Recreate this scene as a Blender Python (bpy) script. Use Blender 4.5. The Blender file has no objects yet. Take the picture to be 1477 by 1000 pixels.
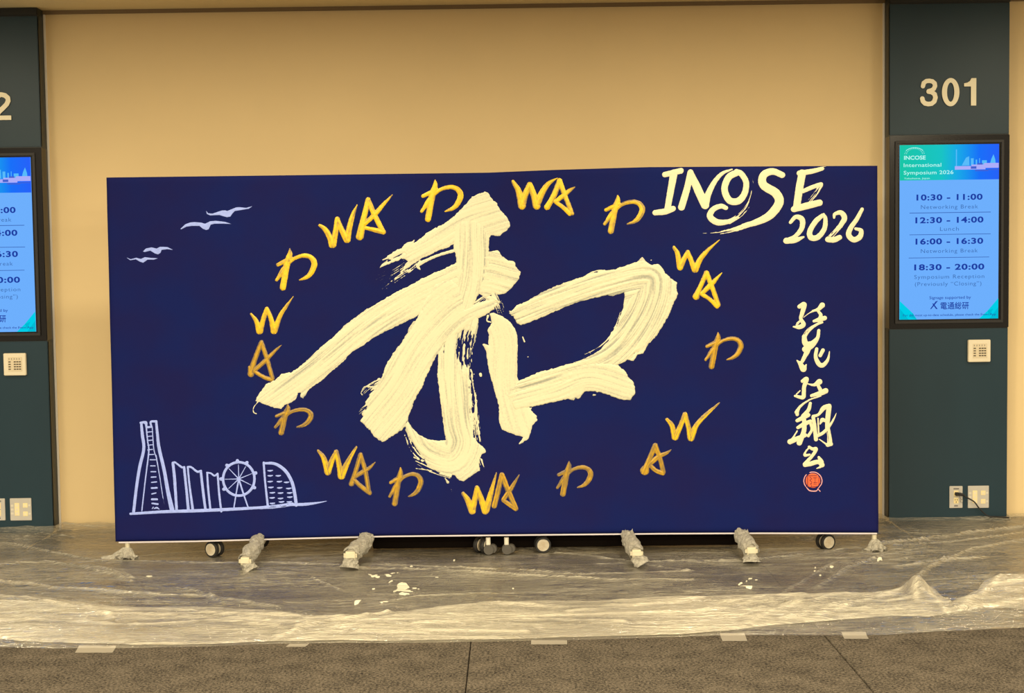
import bpy, bmesh, math, random
import numpy as np
from mathutils import Vector, Matrix

random.seed(7)
SC = bpy.context.scene
COL = SC.collection

# ------------------------------------------------------------------ camera
F_PX = 1950.0
PITCH = 0.0537
ROLL = 0.0137
CAM = np.array([0.0, -8.06, 1.5])
Fv = np.array([0, math.cos(PITCH), -math.sin(PITCH)])
R0 = np.array([1.0, 0, 0])
U0 = np.array([0, math.sin(PITCH), math.cos(PITCH)])
Rv = R0 * math.cos(ROLL) - U0 * math.sin(ROLL)
Uv = U0 * math.cos(ROLL) + R0 * math.sin(ROLL)
cd = bpy.data.cameras.new('camera')
cd.sensor_fit = 'HORIZONTAL'
cd.sensor_width = 36.0
cd.lens = F_PX / 1477.0 * 36.0
cam = bpy.data.objects.new('camera', cd)
COL.objects.link(cam)
M = Matrix(((Rv[0], Uv[0], -Fv[0], CAM[0]), (Rv[1], Uv[1], -Fv[1], CAM[1]), (Rv[2], Uv[2], -Fv[2], CAM[2]), (0, 0, 0, 1)))
cam.matrix_world = M
SC.camera = cam

# ------------------------------------------------------------------ world, lights, exposure
SC.view_settings.view_transform = 'Standard'
SC.view_settings.look = 'None'
SC.view_settings.exposure = 0.0
SC.view_settings.gamma = 1.0
SC.view_settings.use_curve_mapping = False
w = bpy.data.worlds.new('room_ambient')
SC.world = w
w.use_nodes = True
w.node_tree.nodes['Background'].inputs[0].default_value = (1.0, 0.86, 0.62, 1)
w.node_tree.nodes['Background'].inputs[1].default_value = 0.58

def area(name, loc, size, power, color=(1.0, 0.86, 0.60), spread=math.pi, rot=(0, 0, 0)):
    l = bpy.data.lights.new(name, 'AREA')
    l.shape = 'RECTANGLE'
    l.size, l.size_y = size
    l.energy = power
    l.color = color
    l.spread = spread
    o = bpy.data.objects.new(name, l)
    o.location = loc
    o.rotation_euler = rot
    COL.objects.link(o)
    return o

CEIL = 3.085
for x in (-3.6, -1.2, 1.2, 3.6):
    area('downlight', (x, -2.1, CEIL - 0.02), (0.5, 0.25), 32)
    area('downlight', (x, -4.9, CEIL - 0.02), (0.9, 0.35), 80)
    area('downlight', (x, -7.8, CEIL - 0.02), (0.9, 0.35), 165)
    area('downlight', (x, -10.9, CEIL - 0.02), (0.9, 0.35), 200)

# ------------------------------------------------------------------ projection helpers (photo pixel -> point on a real plane)
def ray(px, py):
    px = np.asarray(px, float); py = np.asarray(py, float)
    return (Fv + ((px - 738.5) / F_PX)[..., None] * Rv - ((py - 500.0) / F_PX)[..., None] * Uv)

def on_plane(px, py, p0, n):
    d = ray(px, py)
    t = np.dot(np.asarray(p0) - CAM, n) / (d @ np.asarray(n))
    return CAM + t[..., None] * d

def on_y(px, py, y):
    return on_plane(px, py, (0, y, 0), (0, 1, 0))

def on_floor(px, py, z=0.0):
    return on_plane(px, py, (0, 0, z), (0, 0, 1))

# ------------------------------------------------------------------ noise
def _h(ix, iy, seed):
    n = (ix.astype(np.int64) * 374761393 + iy.astype(np.int64) * 668265263 + seed * 974634777) & 0xffffffff
    n = ((n ^ (n >> 13)) * 1274126177) & 0xffffffff
    n = n ^ (n >> 16)
    return (n & 0xffffff) / float(0xffffff)

def vn(x, y, seed=0):
    x = np.asarray(x, float); y = np.asarray(y, float)
    ix = np.floor(x); iy = np.floor(y)
    fx = x - ix; fy = y - iy
    fx = fx * fx * (3 - 2 * fx); fy = fy * fy * (3 - 2 * fy)
    a = _h(ix, iy, seed); b = _h(ix + 1, iy, seed); c = _h(ix, iy + 1, seed); d = _h(ix + 1, iy + 1, seed)
    return (a * (1 - fx) + b * fx) * (1 - fy) + (c * (1 - fx) + d * fx) * fy

def fbm(x, y, seed=0, o=3):
    s = 0; a = 0.5; t = 0
    for k in range(o):
        s = s + a * vn(x * 2 ** k, y * 2 ** k, seed + k * 17); t += a; a *= 0.5
    return s / t

def ridged(x, y, seed=0):
    return (1 - np.abs(2 * vn(x, y, seed) - 1)) ** 2.5

# ------------------------------------------------------------------ materials
def new_mat(name):
    m = bpy.data.materials.new(name)
    m.use_nodes = True
    nt = m.node_tree
    return m, nt, nt.nodes['Principled BSDF']

def mat(name, col, rough=0.6, metal=0.0, spec=0.5, noise=0.0, nscale=8.0, bump=0.0, bscale=60.0, col2=None, ndist=0.0, stretch=(1, 1, 1), coat=0.0):
    m, nt, b = new_mat(name)
    b.inputs['Base Color'].default_value = (*col, 1)
    b.inputs['Roughness'].default_value = rough
    b.inputs['Metallic'].default_value = metal
    b.inputs['Specular IOR Level'].default_value = spec
    b.inputs['Coat Weight'].default_value = coat
    b.inputs['Coat Roughness'].default_value = 0.15
    tc = nt.nodes.new('ShaderNodeTexCoord')
    mp = nt.nodes.new('ShaderNodeMapping')
    mp.inputs['Scale'].default_value = stretch
    nt.links.new(tc.outputs['Object'], mp.inputs['Vector'])
    if noise > 0 or col2:
        n = nt.nodes.new('ShaderNodeTexNoise')
        n.inputs['Scale'].default_value = nscale
        n.inputs['Detail'].default_value = 5
        n.inputs['Distortion'].default_value = ndist
        nt.links.new(mp.outputs[0], n.inputs['Vector'])
        r = nt.nodes.new('ShaderNodeValToRGB')
        r.color_ramp.elements[0].position = 0.36
        r.color_ramp.elements[1].position = 0.64
        c2 = col2 if col2 else tuple(c * (1 - noise) for c in col)
        r.color_ramp.elements[0].color = (*c2, 1)
        r.color_ramp.elements[1].color = (*col, 1)
        nt.links.new(n.outputs['Fac'], r.inputs[0])
        nt.links.new(r.outputs[0], b.inputs['Base Color'])
    if bump > 0:
        n2 = nt.nodes.new('ShaderNodeTexNoise')
        n2.inputs['Scale'].default_value = bscale
        n2.inputs['Detail'].default_value = 3
        nt.links.new(mp.outputs[0], n2.inputs['Vector'])
        bp = nt.nodes.new('ShaderNodeBump')
        bp.inputs['Strength'].default_value = bump
        bp.inputs['Distance'].default_value = 0.01
        nt.links.new(n2.outputs['Fac'], bp.inputs['Height'])
        nt.links.new(bp.outputs[0], b.inputs['Normal'])
    return m

def emis(name, col, strength=1.0):
    m = bpy.data.materials.new(name)
    m.use_nodes = True
    nt = m.node_tree
    nt.nodes.remove(nt.nodes['Principled BSDF'])
    e = nt.nodes.new('ShaderNodeEmission')
    e.inputs[0].default_value = (*col, 1)
    e.inputs[1].default_value = strength
    nt.links.new(e.outputs[0], nt.nodes['Material Output'].inputs[0])
    return m

def film_mat(name, a0, a1, col=(0.80, 0.74, 0.58), nsx=(1.0, 7.0, 7.0), scale=2.2, rough=0.20, bst=0.6, refl=1.0):
    """thin polythene: clear with a reflecting skin, milky where it is creased or doubled"""
    m = bpy.data.materials.new(name); m.use_nodes = True
    nt = m.node_tree
    nt.nodes.remove(nt.nodes['Principled BSDF'])
    N = nt.nodes.new; L = nt.links.new
    def math_(op, a, b=None, c=None):
        n = N('ShaderNodeMath'); n.operation = op
        for i, v in enumerate((a, b, c)):
            if v is None: continue
            if isinstance(v, (int, float)): n.inputs[i].default_value = v
            else: L(v, n.inputs[i])
        return n.outputs[0]
    tc = N('ShaderNodeTexCoord')
    def ridge(sc, rot, scale_, dist, pw, detail=3):
        mp = N('ShaderNodeMapping'); mp.inputs['Scale'].default_value = sc; mp.inputs['Rotation'].default_value = (0, 0, rot)
        L(tc.outputs['Object'], mp.inputs['Vector'])
        n = N('ShaderNodeTexNoise'); n.inputs['Scale'].default_value = scale_; n.inputs['Detail'].default_value = detail; n.inputs['Distortion'].default_value = dist
        L(mp.outputs[0], n.inputs['Vector'])
        r = math_('ABSOLUTE', math_('MULTIPLY_ADD', n.outputs['Fac'], 2.6, -1.3))
        r = math_('MAXIMUM', math_('SUBTRACT', 1.0, r), 0.0)
        return math_('POWER', r, pw)
    r1 = ridge(nsx, 0.06, scale, 0.5, 5)
    r2 = ridge((nsx[0] * 1.7, nsx[1] * 1.5, nsx[2]), -0.16, scale * 1.3, 0.9, 9)
    r3 = ridge((nsx[0] * 3.2, nsx[1] * 1.6, nsx[2]), 0.45, scale * 1.7, 1.2, 10, 4)
    big = N('ShaderNodeTexNoise'); big.inputs['Scale'].default_value = 1.3; big.inputs['Detail'].default_value = 3
    mpb = N('ShaderNodeMapping'); mpb.inputs['Scale'].default_value = (0.8, 1.8, 1); L(tc.outputs['Object'], mpb.inputs['Vector']); L(mpb.outputs[0], big.inputs['Vector'])
    patch = N('ShaderNodeMapRange'); patch.inputs['From Min'].default_value = 0.38; patch.inputs['From Max'].default_value = 0.62
    patch.inputs['To Min'].default_value = 0.25; patch.inputs['To Max'].default_value = 1.0
    L(big.outputs['Fac'], patch.inputs['Value'])
    lines = math_('MULTIPLY', math_('ADD', math_('MULTIPLY_ADD', r2, 0.8, r1), math_('MULTIPLY', r3, 0.6)), patch.outputs[0])
    at = N('ShaderNodeAttribute'); at.attribute_name = 'milk'
    tot = math_('MULTIPLY_ADD', lines, 0.44, at.outputs['Fac'])
    mr = N('ShaderNodeMapRange'); mr.inputs['From Min'].default_value = 0.0; mr.inputs['From Max'].default_value = 0.9
    mr.inputs['To Min'].default_value = a0; mr.inputs['To Max'].default_value = a1
    L(tot, mr.inputs['Value'])
    bp = N('ShaderNodeBump'); bp.inputs['Strength'].default_value = bst; bp.inputs['Distance'].default_value = 0.012
    L(lines, bp.inputs['Height'])
    d = N('ShaderNodeBsdfDiffuse'); d.inputs['Color'].default_value = (*col, 1); L(bp.outputs[0], d.inputs['Normal'])
    tl = N('ShaderNodeBsdfTranslucent'); tl.inputs['Color'].default_value = (*col, 1); L(bp.outputs[0], tl.inputs['Normal'])
    m1 = N('ShaderNodeMixShader'); m1.inputs[0].default_value = 0.25; L(d.outputs[0], m1.inputs[1]); L(tl.outputs[0], m1.inputs[2])
    tp = N('ShaderNodeBsdfTransparent')
    m2 = N('ShaderNodeMixShader'); L(mr.outputs[0], m2.inputs[0]); L(tp.outputs[0], m2.inputs[1]); L(m1.outputs[0], m2.inputs[2])
    g = N('ShaderNodeBsdfGlossy'); g.inputs['Roughness'].default_value = rough; L(bp.outputs[0], g.inputs['Normal'])
    fr = N('ShaderNodeFresnel'); fr.inputs['IOR'].default_value = 1.45; L(bp.outputs[0], fr.inputs['Normal'])
    m3 = N('ShaderNodeMixShader'); L(math_('MULTIPLY', fr.outputs[0], refl), m3.inputs[0]); L(m2.outputs[0], m3.inputs[1]); L(g.outputs[0], m3.inputs[2])
    L(m3.outputs[0], nt.nodes['Material Output'].inputs[0])
    return m

M_wall = mat('wall_paint', (0.80, 0.615, 0.335), 0.75, noise=0.03, nscale=1.5, bump=0.05, bscale=180)
M_ceil = mat('ceiling_paint', (0.74, 0.60, 0.33), 0.85)
M_bead = mat('corner_bead', (0.80, 0.76, 0.70), 0.5)
M_pillar = mat('pillar_laminate', (0.010, 0.034, 0.052), 0.42, spec=0.4, noise=0.12, nscale=3, stretch=(1, 1, 0.3))
M_pside = mat('pillar_side', (0.02, 0.026, 0.024), 0.45)
M_pgap = mat('pillar_top_shade', (0.008, 0.008, 0.007), 0.5)
M_carpet_gap = mat('carpet_joint', (0.03, 0.025, 0.02), 0.95)
M_black = mat('gloss_black', (0.008, 0.006, 0.005), 0.16, spec=0.4)
M_blackm = mat('matt_black', (0.012, 0.010, 0.010), 0.5)
M_tyre = mat('black_tyre', (0.012, 0.011, 0.011), 0.55)
M_hub = mat('white_hub', (0.60, 0.56, 0.46), 0.4, col2=(0.48, 0.40, 0.28), nscale=25)
M_rubber = mat('grey_rubber', (0.075, 0.068, 0.058), 0.7)
M_white = mat('white_steel', (0.68, 0.64, 0.54), 0.4)
M_ivory = mat('ivory_cap', (0.62, 0.57, 0.42), 0.5)
M_digit = mat('cream_digit', (0.95, 0.88, 0.66), 0.5)
M_plate = mat('cream_plate', (0.78, 0.70, 0.53), 0.45)
M_steel = mat('satin_steel_plate', (0.58, 0.55, 0.50), 0.45, metal=0.25, noise=0.08)
M_socket = mat('ivory_socket', (0.88, 0.74, 0.40), 0.4)
M_slot = mat('dark_slot', (0.05, 0.035, 0.02), 0.6)
M_print = mat('grey_print', (0.16, 0.15, 0.14), 0.6)
M_cloth = mat('navy_cloth', (0.0055, 0.0115, 0.096), 0.75, spec=0.08, col2=(0.0085, 0.0098, 0.080), nscale=2.6, bump=0.12, bscale=420, stretch=(1, 1, 1.3))
M_hem = mat('pale_hem', (0.60, 0.56, 0.62), 0.6)
M_cream, nt, b = new_mat('white_paint')
b.inputs['Roughness'].default_value = 0.42
tc = nt.nodes.new('ShaderNodeTexCoord')
n1 = nt.nodes.new('ShaderNodeTexNoise'); n1.inputs['Scale'].default_value = 130; n1.inputs['Detail'].default_value = 4
nt.links.new(tc.outputs['Object'], n1.inputs['Vector'])
at = nt.nodes.new('ShaderNodeAttribute'); at.attribute_name = 'coat'
ma = nt.nodes.new('ShaderNodeMath'); ma.operation = 'MULTIPLY_ADD'; ma.inputs[1].default_value = 0.55
nt.links.new(n1.outputs['Fac'], ma.inputs[0]); nt.links.new(at.outputs['Fac'], ma.inputs[2])
cr = nt.nodes.new('ShaderNodeValToRGB')
cr.color_ramp.elements[0].position = 0.36; cr.color_ramp.elements[0].color = (0.35, 0.36, 0.29, 1)
cr.color_ramp.elements[1].position = 0.84; cr.color_ramp.elements[1].color = (0.70, 0.672, 0.470, 1)
nt.links.new(ma.outputs[0], cr.inputs[0]); nt.links.new(cr.outputs[0], b.inputs['Base Color'])
M_white_l = mat('white_lettering_paint', (0.73, 0.69, 0.455), 0.45)
M_blue = mat('pale_blue_paint', (0.34, 0.44, 1.0), 0.6, noise=0.12, nscale=40)
M_tape = mat('masking_tape', (0.66, 0.60, 0.48), 0.6)
M_red = mat('vermilion_paint', (0.85, 0.13, 0.04), 0.6, noise=0.2, nscale=200)
M_dred = mat('dark_red_paint', (0.12, 0.01, 0.02), 0.6)
M_pink = mat('seal_rim_paint', (0.75, 0.35, 0.38), 0.6)
M_backing = mat('partition_back', (0.30, 0.29, 0.27), 0.7)

def gold_mat(name, c1, c2, c3):
    m, nt, b = new_mat(name)
    b.inputs['Roughness'].default_value = 0.38
    b.inputs['Metallic'].default_value = 0.1
    tc = nt.nodes.new('ShaderNodeTexCoord')
    n = nt.nodes.new('ShaderNodeTexNoise'); n.inputs['Scale'].default_value = 38; n.inputs['Detail'].default_value = 4
    nt.links.new(tc.outputs['Object'], n.inputs['Vector'])
    at = nt.nodes.new('ShaderNodeAttribute'); at.attribute_name = 'wet'
    ac = nt.nodes.new('ShaderNodeAttribute'); ac.attribute_name = 'coat'
    mul = nt.nodes.new('ShaderNodeMath'); mul.operation = 'ADD'
    nt.links.new(n.outputs['Fac'], mul.inputs[0]); nt.links.new(ac.outputs['Fac'], mul.inputs[1])
    ad = nt.nodes.new('ShaderNodeMath'); ad.operation = 'MULTIPLY_ADD'
    nt.links.new(mul.outputs[0], ad.inputs[0]); ad.inputs[1].default_value = 0.62
    nt.links.new(at.outputs['Fac'], ad.inputs[2])
    r = nt.nodes.new('ShaderNodeValToRGB')
    e = r.color_ramp.elements
    e[0].position = 0.56; e[0].color = (*c3, 1)
    e[1].position = 0.98; e[1].color = (*c1, 1)
    k = e.new(0.80); k.color = (*c2, 1)
    nt.links.new(ad.outputs[0], r.inputs[0])
    nt.links.new(r.outputs[0], b.inputs['Base Color'])
    return m

M_gold = gold_mat('bright_gold_paint', (0.80, 0.545, 0.010), (0.62, 0.405, 0.020), (0.27, 0.185, 0.08))
M_gold2 = gold_mat('dull_gold_paint', (0.55, 0.32, 0.015), (0.34, 0.205, 0.03), (0.18, 0.125, 0.06))

# carpet
m, nt, b = new_mat('loop_carpet')
b.inputs['Roughness'].default_value = 0.95
b.inputs['Specular IOR Level'].default_value = 0.1
tc = nt.nodes.new('ShaderNodeTexCoord')
n1 = nt.nodes.new('ShaderNodeTexNoise'); n1.inputs['Scale'].default_value = 95; n1.inputs['Detail'].default_value = 5; n1.inputs['Roughness'].default_value = 0.8
n2 = nt.nodes.new('ShaderNodeTexNoise'); n2.inputs['Scale'].default_value = 9; n2.inputs['Detail'].default_value = 3
nt.links.new(tc.outputs['Object'], n1.inputs['Vector']); nt.links.new(tc.outputs['Object'], n2.inputs['Vector'])
mx = nt.nodes.new('ShaderNodeMath'); mx.operation = 'MULTIPLY_ADD'; mx.inputs[1].default_value = 0.18
nt.links.new(n2.outputs['Fac'], mx.inputs[0]); nt.links.new(n1.outputs['Fac'], mx.inputs[2])
cr = nt.nodes.new('ShaderNodeValToRGB')
cr.color_ramp.elements[0].position = 0.47; cr.color_ramp.elements[0].color = (0.008, 0.0068, 0.0055, 1)
cr.color_ramp.elements[1].position = 0.71; cr.color_ramp.elements[1].color = (0.168, 0.140, 0.106, 1)
nt.links.new(mx.outputs[0], cr.inputs[0]); nt.links.new(cr.outputs[0], b.inputs['Base Color'])
bp = nt.nodes.new('ShaderNodeBump'); bp.inputs['Strength'].default_value = 0.5; bp.inputs['Distance'].default_value = 0.006
nt.links.new(n1.outputs['Fac'], bp.inputs['Height']); nt.links.new(bp.outputs[0], b.inputs['Normal'])
M_carpet = m

M_film = film_mat('clear_film', 0.06, 0.85, col=(0.64, 0.59, 0.46), rough=0.22, refl=0.55)
M_fold = film_mat('milky_folded_film', 0.20, 0.98, col=(0.76, 0.70, 0.55), nsx=(0.8, 8, 8), rough=0.25, refl=0.45, bst=0.6)
M_wrap = film_mat('crumpled_film', 0.5, 0.95, col=(0.90, 0.85, 0.72), nsx=(9, 9, 9), scale=3, refl=1.0, rough=0.12)

# ------------------------------------------------------------------ object helpers
def tag(o, label=None, cat=None, group=None, kind=None):
    if label: o['label'] = label
    if cat: o['category'] = cat
    if group: o['group'] = group
    if kind: o['kind'] = kind
    return o

def empty(name, loc, label, cat, group=None):
    o = bpy.data.objects.new(name, None)
    o.location = loc
    o.empty_display_size = 0.05
    COL.objects.link(o)
    return tag(o, label, cat, group)

def link_mesh(name, me, m, parent=None, loc=None, smooth=False):
    o = bpy.data.objects.new(name, me)
    me.name = name
    if m: me.materials.append(m)
    if smooth:
        for p in me.polygons: p.use_smooth = True
    if loc is not None: o.location = loc
    COL.objects.link(o)
    if parent:
        o.parent = parent
    return o

def from_bm(name, bm, m, parent=None, loc=None, smooth=False):
    me = bpy.data.meshes.new(name)
    bm.to_mesh(me); bm.free()
    return link_mesh(name, me, m, parent, loc, smooth)

def bm_box(bm, x0, x1, y0, y1, z0, z1, bevel=0.0):
    r = bmesh.ops.create_cube(bm, size=1)
    for v in r['verts']:
        v.co = Vector(((x0 + x1) / 2 + v.co.x * (x1 - x0), (y0 + y1) / 2 + v.co.y * (y1 - y0), (z0 + z1) / 2 + v.co.z * (z1 - z0)))
    if bevel > 0:
        es = list({e for v in r['verts'] for e in v.link_edges})
        bmesh.ops.bevel(bm, geom=es, offset=bevel, segments=2, affect='EDGES')

def box(name, x0, x1, y0, y1, z0, z1, m, parent=None, bevel=0.0, org=(0, 0, 0)):
    bm = bmesh.new()
    bm_box(bm, x0 - org[0], x1 - org[0], y0 - org[1], y1 - org[1], z0 - org[2], z1 - org[2], bevel)
    return from_bm(name, bm, m, parent, loc=None if parent else org)

def bm_cyl(bm, p0, p1, r0, r1=None, seg=24):
    r1 = r0 if r1 is None else r1
    p0 = Vector(p0); p1 = Vector(p1)
    d = p1 - p0
    q = d.to_track_quat('Z', 'Y').to_matrix().to_4x4()
    mt = Matrix.Translation((p0 + p1) / 2) @ q
    bmesh.ops.create_cone(bm, cap_ends=True, segments=seg, radius1=r0, radius2=r1, depth=d.length, matrix=mt)

def bm_tube(bm, pts, radii, seg=10, wob=0.0):
    rings = []
    n = len(pts)
    for i, p in enumerate(pts):
        p = Vector(p)
        a = Vector(pts[max(i - 1, 0)]); c = Vector(pts[min(i + 1, n - 1)])
        t = (c - a).normalized()
        q = t.to_track_quat('Z', 'Y')
        ring = []
        for k in range(seg):
            an = 2 * math.pi * k / seg
            rr = radii[i] * (1 + wob * (random.random() - 0.5))
            ring.append(bm.verts.new(p + q @ Vector((rr * math.cos(an), rr * math.sin(an), 0))))
        rings.append(ring)
    for i in range(n - 1):
        for k in range(seg):
            bm.faces.new((rings[i][k], rings[i][(k + 1) % seg], rings[i + 1][(k + 1) % seg], rings[i + 1][k]))
    bm.faces.new(rings[0][::-1]); bm.faces.new(rings[-1])

def catmull(P, n=10):
    P = [np.array(p, float) for p in P]
    if len(P) < 3:
        return [P[0] + (P[1] - P[0]) * t for t in np.linspace(0, 1, n)]
    out = []
    Q = [2 * P[0] - P[1]] + P + [2 * P[-1] - P[-2]]
    for i in range(1, len(Q) - 2):
        for k in range(n):
            t = k / n
            a, b_, c, d = Q[i - 1], Q[i], Q[i + 1], Q[i + 2]
            out.append(0.5 * (2 * b_ + (c - a) * t + (2 * a - 5 * b_ + 4 * c - d) * t * t + (-a + 3 * b_ - 3 * c + d) * t ** 3))
    out.append(P[-1])
    return out

# ------------------------------------------------------------------ room shell
FRONT = -13.0
XW = 4.6
# floor: sub-floor slab plus carpet lengths with open joints
fl = box('floor', -XW, XW, FRONT, 0.15, -0.06, -0.012, M_carpet_gap)
tag(fl, 'grey-brown flecked loop carpet floor laid in wide lengths', kind='structure')
s1a = on_floor(678, 930); s1b = on_floor(672, 1000)
s2a = on_floor(1189, 918); s2b = on_floor(1262, 1000)
j1 = (s1a[0] + s1b[0]) / 2; j2 = (s2a[0] + s2b[0]) / 2
wd = j2 - j1
joints = [-XW, j1, j2, XW]
joints = sorted(set([max(-XW, min(XW, j)) for j in joints]))
for a, b_ in zip(joints[:-1], joints[1:]):
    if b_ - a < 0.05: continue
    box('carpet_panel', a + 0.002, b_ - 0.002, FRONT, 0.15, -0.012, 0.0, M_carpet, fl, bevel=0.002)

wl = box('wall_back', -XW, XW, 0.0, 0.15, 0.0, CEIL, M_wall)
tag(wl, 'warm beige painted wall behind the banner', kind='structure')
# slightly dropped ceiling with a shadow joint against the wall
wr = box('wall_rear', -XW, XW, FRONT - 0.1, FRONT, 0.0, CEIL, mat('rear_wall_dark', (0.05, 0.04, 0.03), 0.8))
tag(wr, 'dark far side of the hall behind the camera', kind='structure')
cl = box('ceiling', -XW, XW, FRONT, 0.15, CEIL, CEIL + 0.1, M_ceil)
tag(cl, 'pale flat ceiling strip above the wall', kind='structure')
tr = box('trim_1', -XW, XW, -0.012, 0.0, CEIL - 0.022, CEIL, mat('ceiling_joint', (0.22, 0.15, 0.08), 0.8))
tag(tr, 'thin shadow joint between wall and ceiling', kind='structure')

PY = -0.11     # pillar front plane
def px_x(px, py, y): return float(on_y(px, py, y)[0])
def px_z(px, py, y): return float(on_y(px, py, y)[2])

RX0 = (px_x(1284, 150, PY) + px_x(1281.5, 700, PY)) / 2
RX1 = (px_x(1454, 100, PY) + px_x(1454.5, 700, PY)) / 2
PW = RX1 - RX0
LX1 = (px_x(56, 100, PY) + px_x(76, 740, PY)) / 2
LX0 = LX1 - PW
Z_DT = (px_z(1369, 194, PY) + px_z(40, 214, PY)) / 2      # display top
Z_DB = (px_z(1369, 474, PY) + px_z(40, 491, PY)) / 2      # display bottom
print('pillar', RX0, RX1, LX0, LX1, Z_DT, Z_DB)

def pillar(nm, x0, x1, label):
    p = bpy.data.objects.new(nm, None)
    p.location = ((x0 + x1) / 2, PY / 2, 0)
    COL.objects.link(p)
    tag(p, label, kind='structure')
    o = p.location
    def bx(n, a, b_, c, d, e, f, m, bev=0.0):
        return box(n, a, b_, c, d, e, f, m, p, bev, org=o)
    bx('side_panel', x0, x1, PY + 0.004, 0.0, 0.0, CEIL - 0.002, M_pside)
    bx('upper_panel', x0 + 0.0, x1 - 0.0, PY, PY + 0.02, Z_DT + 0.004, CEIL - 0.05, M_pillar, 0.003)
    bx('lower_panel', x0 + 0.0, x1 - 0.0, PY, PY + 0.02, 0.0, Z_DB - 0.004, M_pillar, 0.003)
    bx('top_shade_band', x0 - 0.004, x1 + 0.004, PY - 0.004, PY + 0.02, CEIL - 0.05, CEIL - 0.002, M_pgap, 0.006)  # black band stands in for the shadow at the pillar top
    return p
pillar('trim_2', LX0, LX1, 'dark blue-green wall pillar on the left carrying room number 302')
pillar('trim_3', RX0, RX1, 'dark blue-green wall pillar on the right carrying room number 301')
k = 4
for xx in (LX1, RX0 - 0.012, RX1):
    bd = box('trim_%d' % k, xx, xx + 0.012, -0.010, 0.0, 0.0, CEIL - 0.022, M_bead, bevel=0.002)
    tag(bd, 'thin pale corner bead beside a dark pillar', kind='structure'); k += 1

# ------------------------------------------------------------------ text helper
def text_mesh(s, size, offset=0.0, align='CENTER', spacing=1.0, extrude=0.0):
    c = bpy.data.curves.new('t', 'FONT')
    c.body = s
    c.size = size
    c.offset = offset
    c.align_x = align
    c.space_character = spacing
    c.extrude = extrude
    c.resolution_u = 4
    o = bpy.data.objects.new('t', c)
    COL.objects.link(o)
    dg = bpy.context.evaluated_depsgraph_get()
    dg.update()
    me = bpy.data.meshes.new_from_object(o.evaluated_get(dg))
    bpy.data.objects.remove(o)
    me.materials.clear()
    return me

def text(name, s, x, z, y, height, m, parent, width=None, offset=0.0, align='CENTER', spacing=1.0):
    """letters standing on the XZ plane; height = capital height; x,z = anchor (baseline), parent-local"""
    me = text_mesh(s, 1.0, offset, align, spacing)
    xs = [v.co.x for v in me.vertices]; ys = [v.co.y for v in me.vertices]
    capm = text_mesh('0', 1.0, offset)
    ch = max(v.co.y for v in capm.vertices) - min(v.co.y for v in capm.vertices)
    bpy.data.meshes.remove(capm)
    sy = height / ch
    sx = sy if width is None else width / (max(xs) - min(xs))
    x_off = 0.0
    if align == 'CENTER': x_off = -(max(xs) + min(xs)) / 2
    elif align == 'LEFT': x_off = -min(xs)
    for v in me.vertices:
        v.co = Vector((x + (v.co.x + x_off) * sx, y, z + v.co.y * sy))
    return link_mesh(name, me, m, parent)

# ------------------------------------------------------------------ marching-squares paint
def seg_dist(X, Y, P, Rr):
    """signed inside distance to a tapered chain, plus along / across coordinates"""
    best = np.full(X.shape, -1e9); S = np.zeros(X.shape); T = np.zeros(X.shape); acc = 0.0
    for (p, q, r0, r1) in zip(P[:-1], P[1:], Rr[:-1], Rr[1:]):
        dx, dy = q[0] - p[0], q[1] - p[1]
        L = math.hypot(dx, dy) + 1e-9
        t = np.clip(((X - p[0]) * dx + (Y - p[1]) * dy) / (L * L), 0, 1)
        d = np.hypot(X - p[0] - t * dx, Y - p[1] - t * dy)
        f = r0 + (r1 - r0) * t - d
        cr_ = ((X - p[0]) * dy - (Y - p[1]) * dx) / L
        mk = f > best
        best = np.where(mk, f, best); S = np.where(mk, acc + t * L, S); T = np.where(mk, cr_, T)
        acc += L
    return best, S, T

def chain(pts, sm=6):
    """pts: (x, y, r) control points -> smooth chain"""
    if len(pts) == 2:
        return [tuple(p[:2]) for p in pts], [p[2] for p in pts]
    c = catmull(pts, sm)
    return [(p[0], p[1]) for p in c], [max(p[2], 0.3) for p in c]

def poly_sd(X, Y, P):
    d = np.full(X.shape, 1e9); ins = np.zeros(X.shape, bool)
    n = len(P)
    for i in range(n):
        a = P[i]; b_ = P[(i + 1) % n]
        dx, dy = b_[0] - a[0], b_[1] - a[1]
        t = np.clip(((X - a[0]) * dx + (Y - a[1]) * dy) / (dx * dx + dy * dy + 1e-12), 0, 1)
        d = np.minimum(d, np.hypot(X - a[0] - t * dx, Y - a[1] - t * dy))
        if a[1] != b_[1]:
            c = ((a[1] > Y) != (b_[1] > Y)) & (X < (b_[0] - a[0]) * (Y - a[1]) / (b_[1] - a[1]) + a[0])
            ins ^= c
    return np.where(ins, d, -d)

CASES = {1: ['0', 'a', 'd'], 2: ['1', 'b', 'a'], 3: ['0', '1', 'b', 'd'], 4: ['2', 'c', 'b'], 5: ['0', 'a', 'b', '2', 'c', 'd'],
         6: ['1', '2', 'c', 'a'], 7: ['0', '1', '2', 'c', 'd'], 8: ['3', 'd', 'c'], 9: ['0', 'a', 'c', '3'], 10: ['1', 'b', 'c', '3', 'd', 'a'],
         11: ['0', '1', 'b', 'c', '3'], 12: ['3', 'd', 'b', '2'], 13: ['0', 'a', 'b', '2', '3'], 14: ['1', '2', '3', 'd', 'a'], 15: ['0', '1', '2', '3']}

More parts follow.
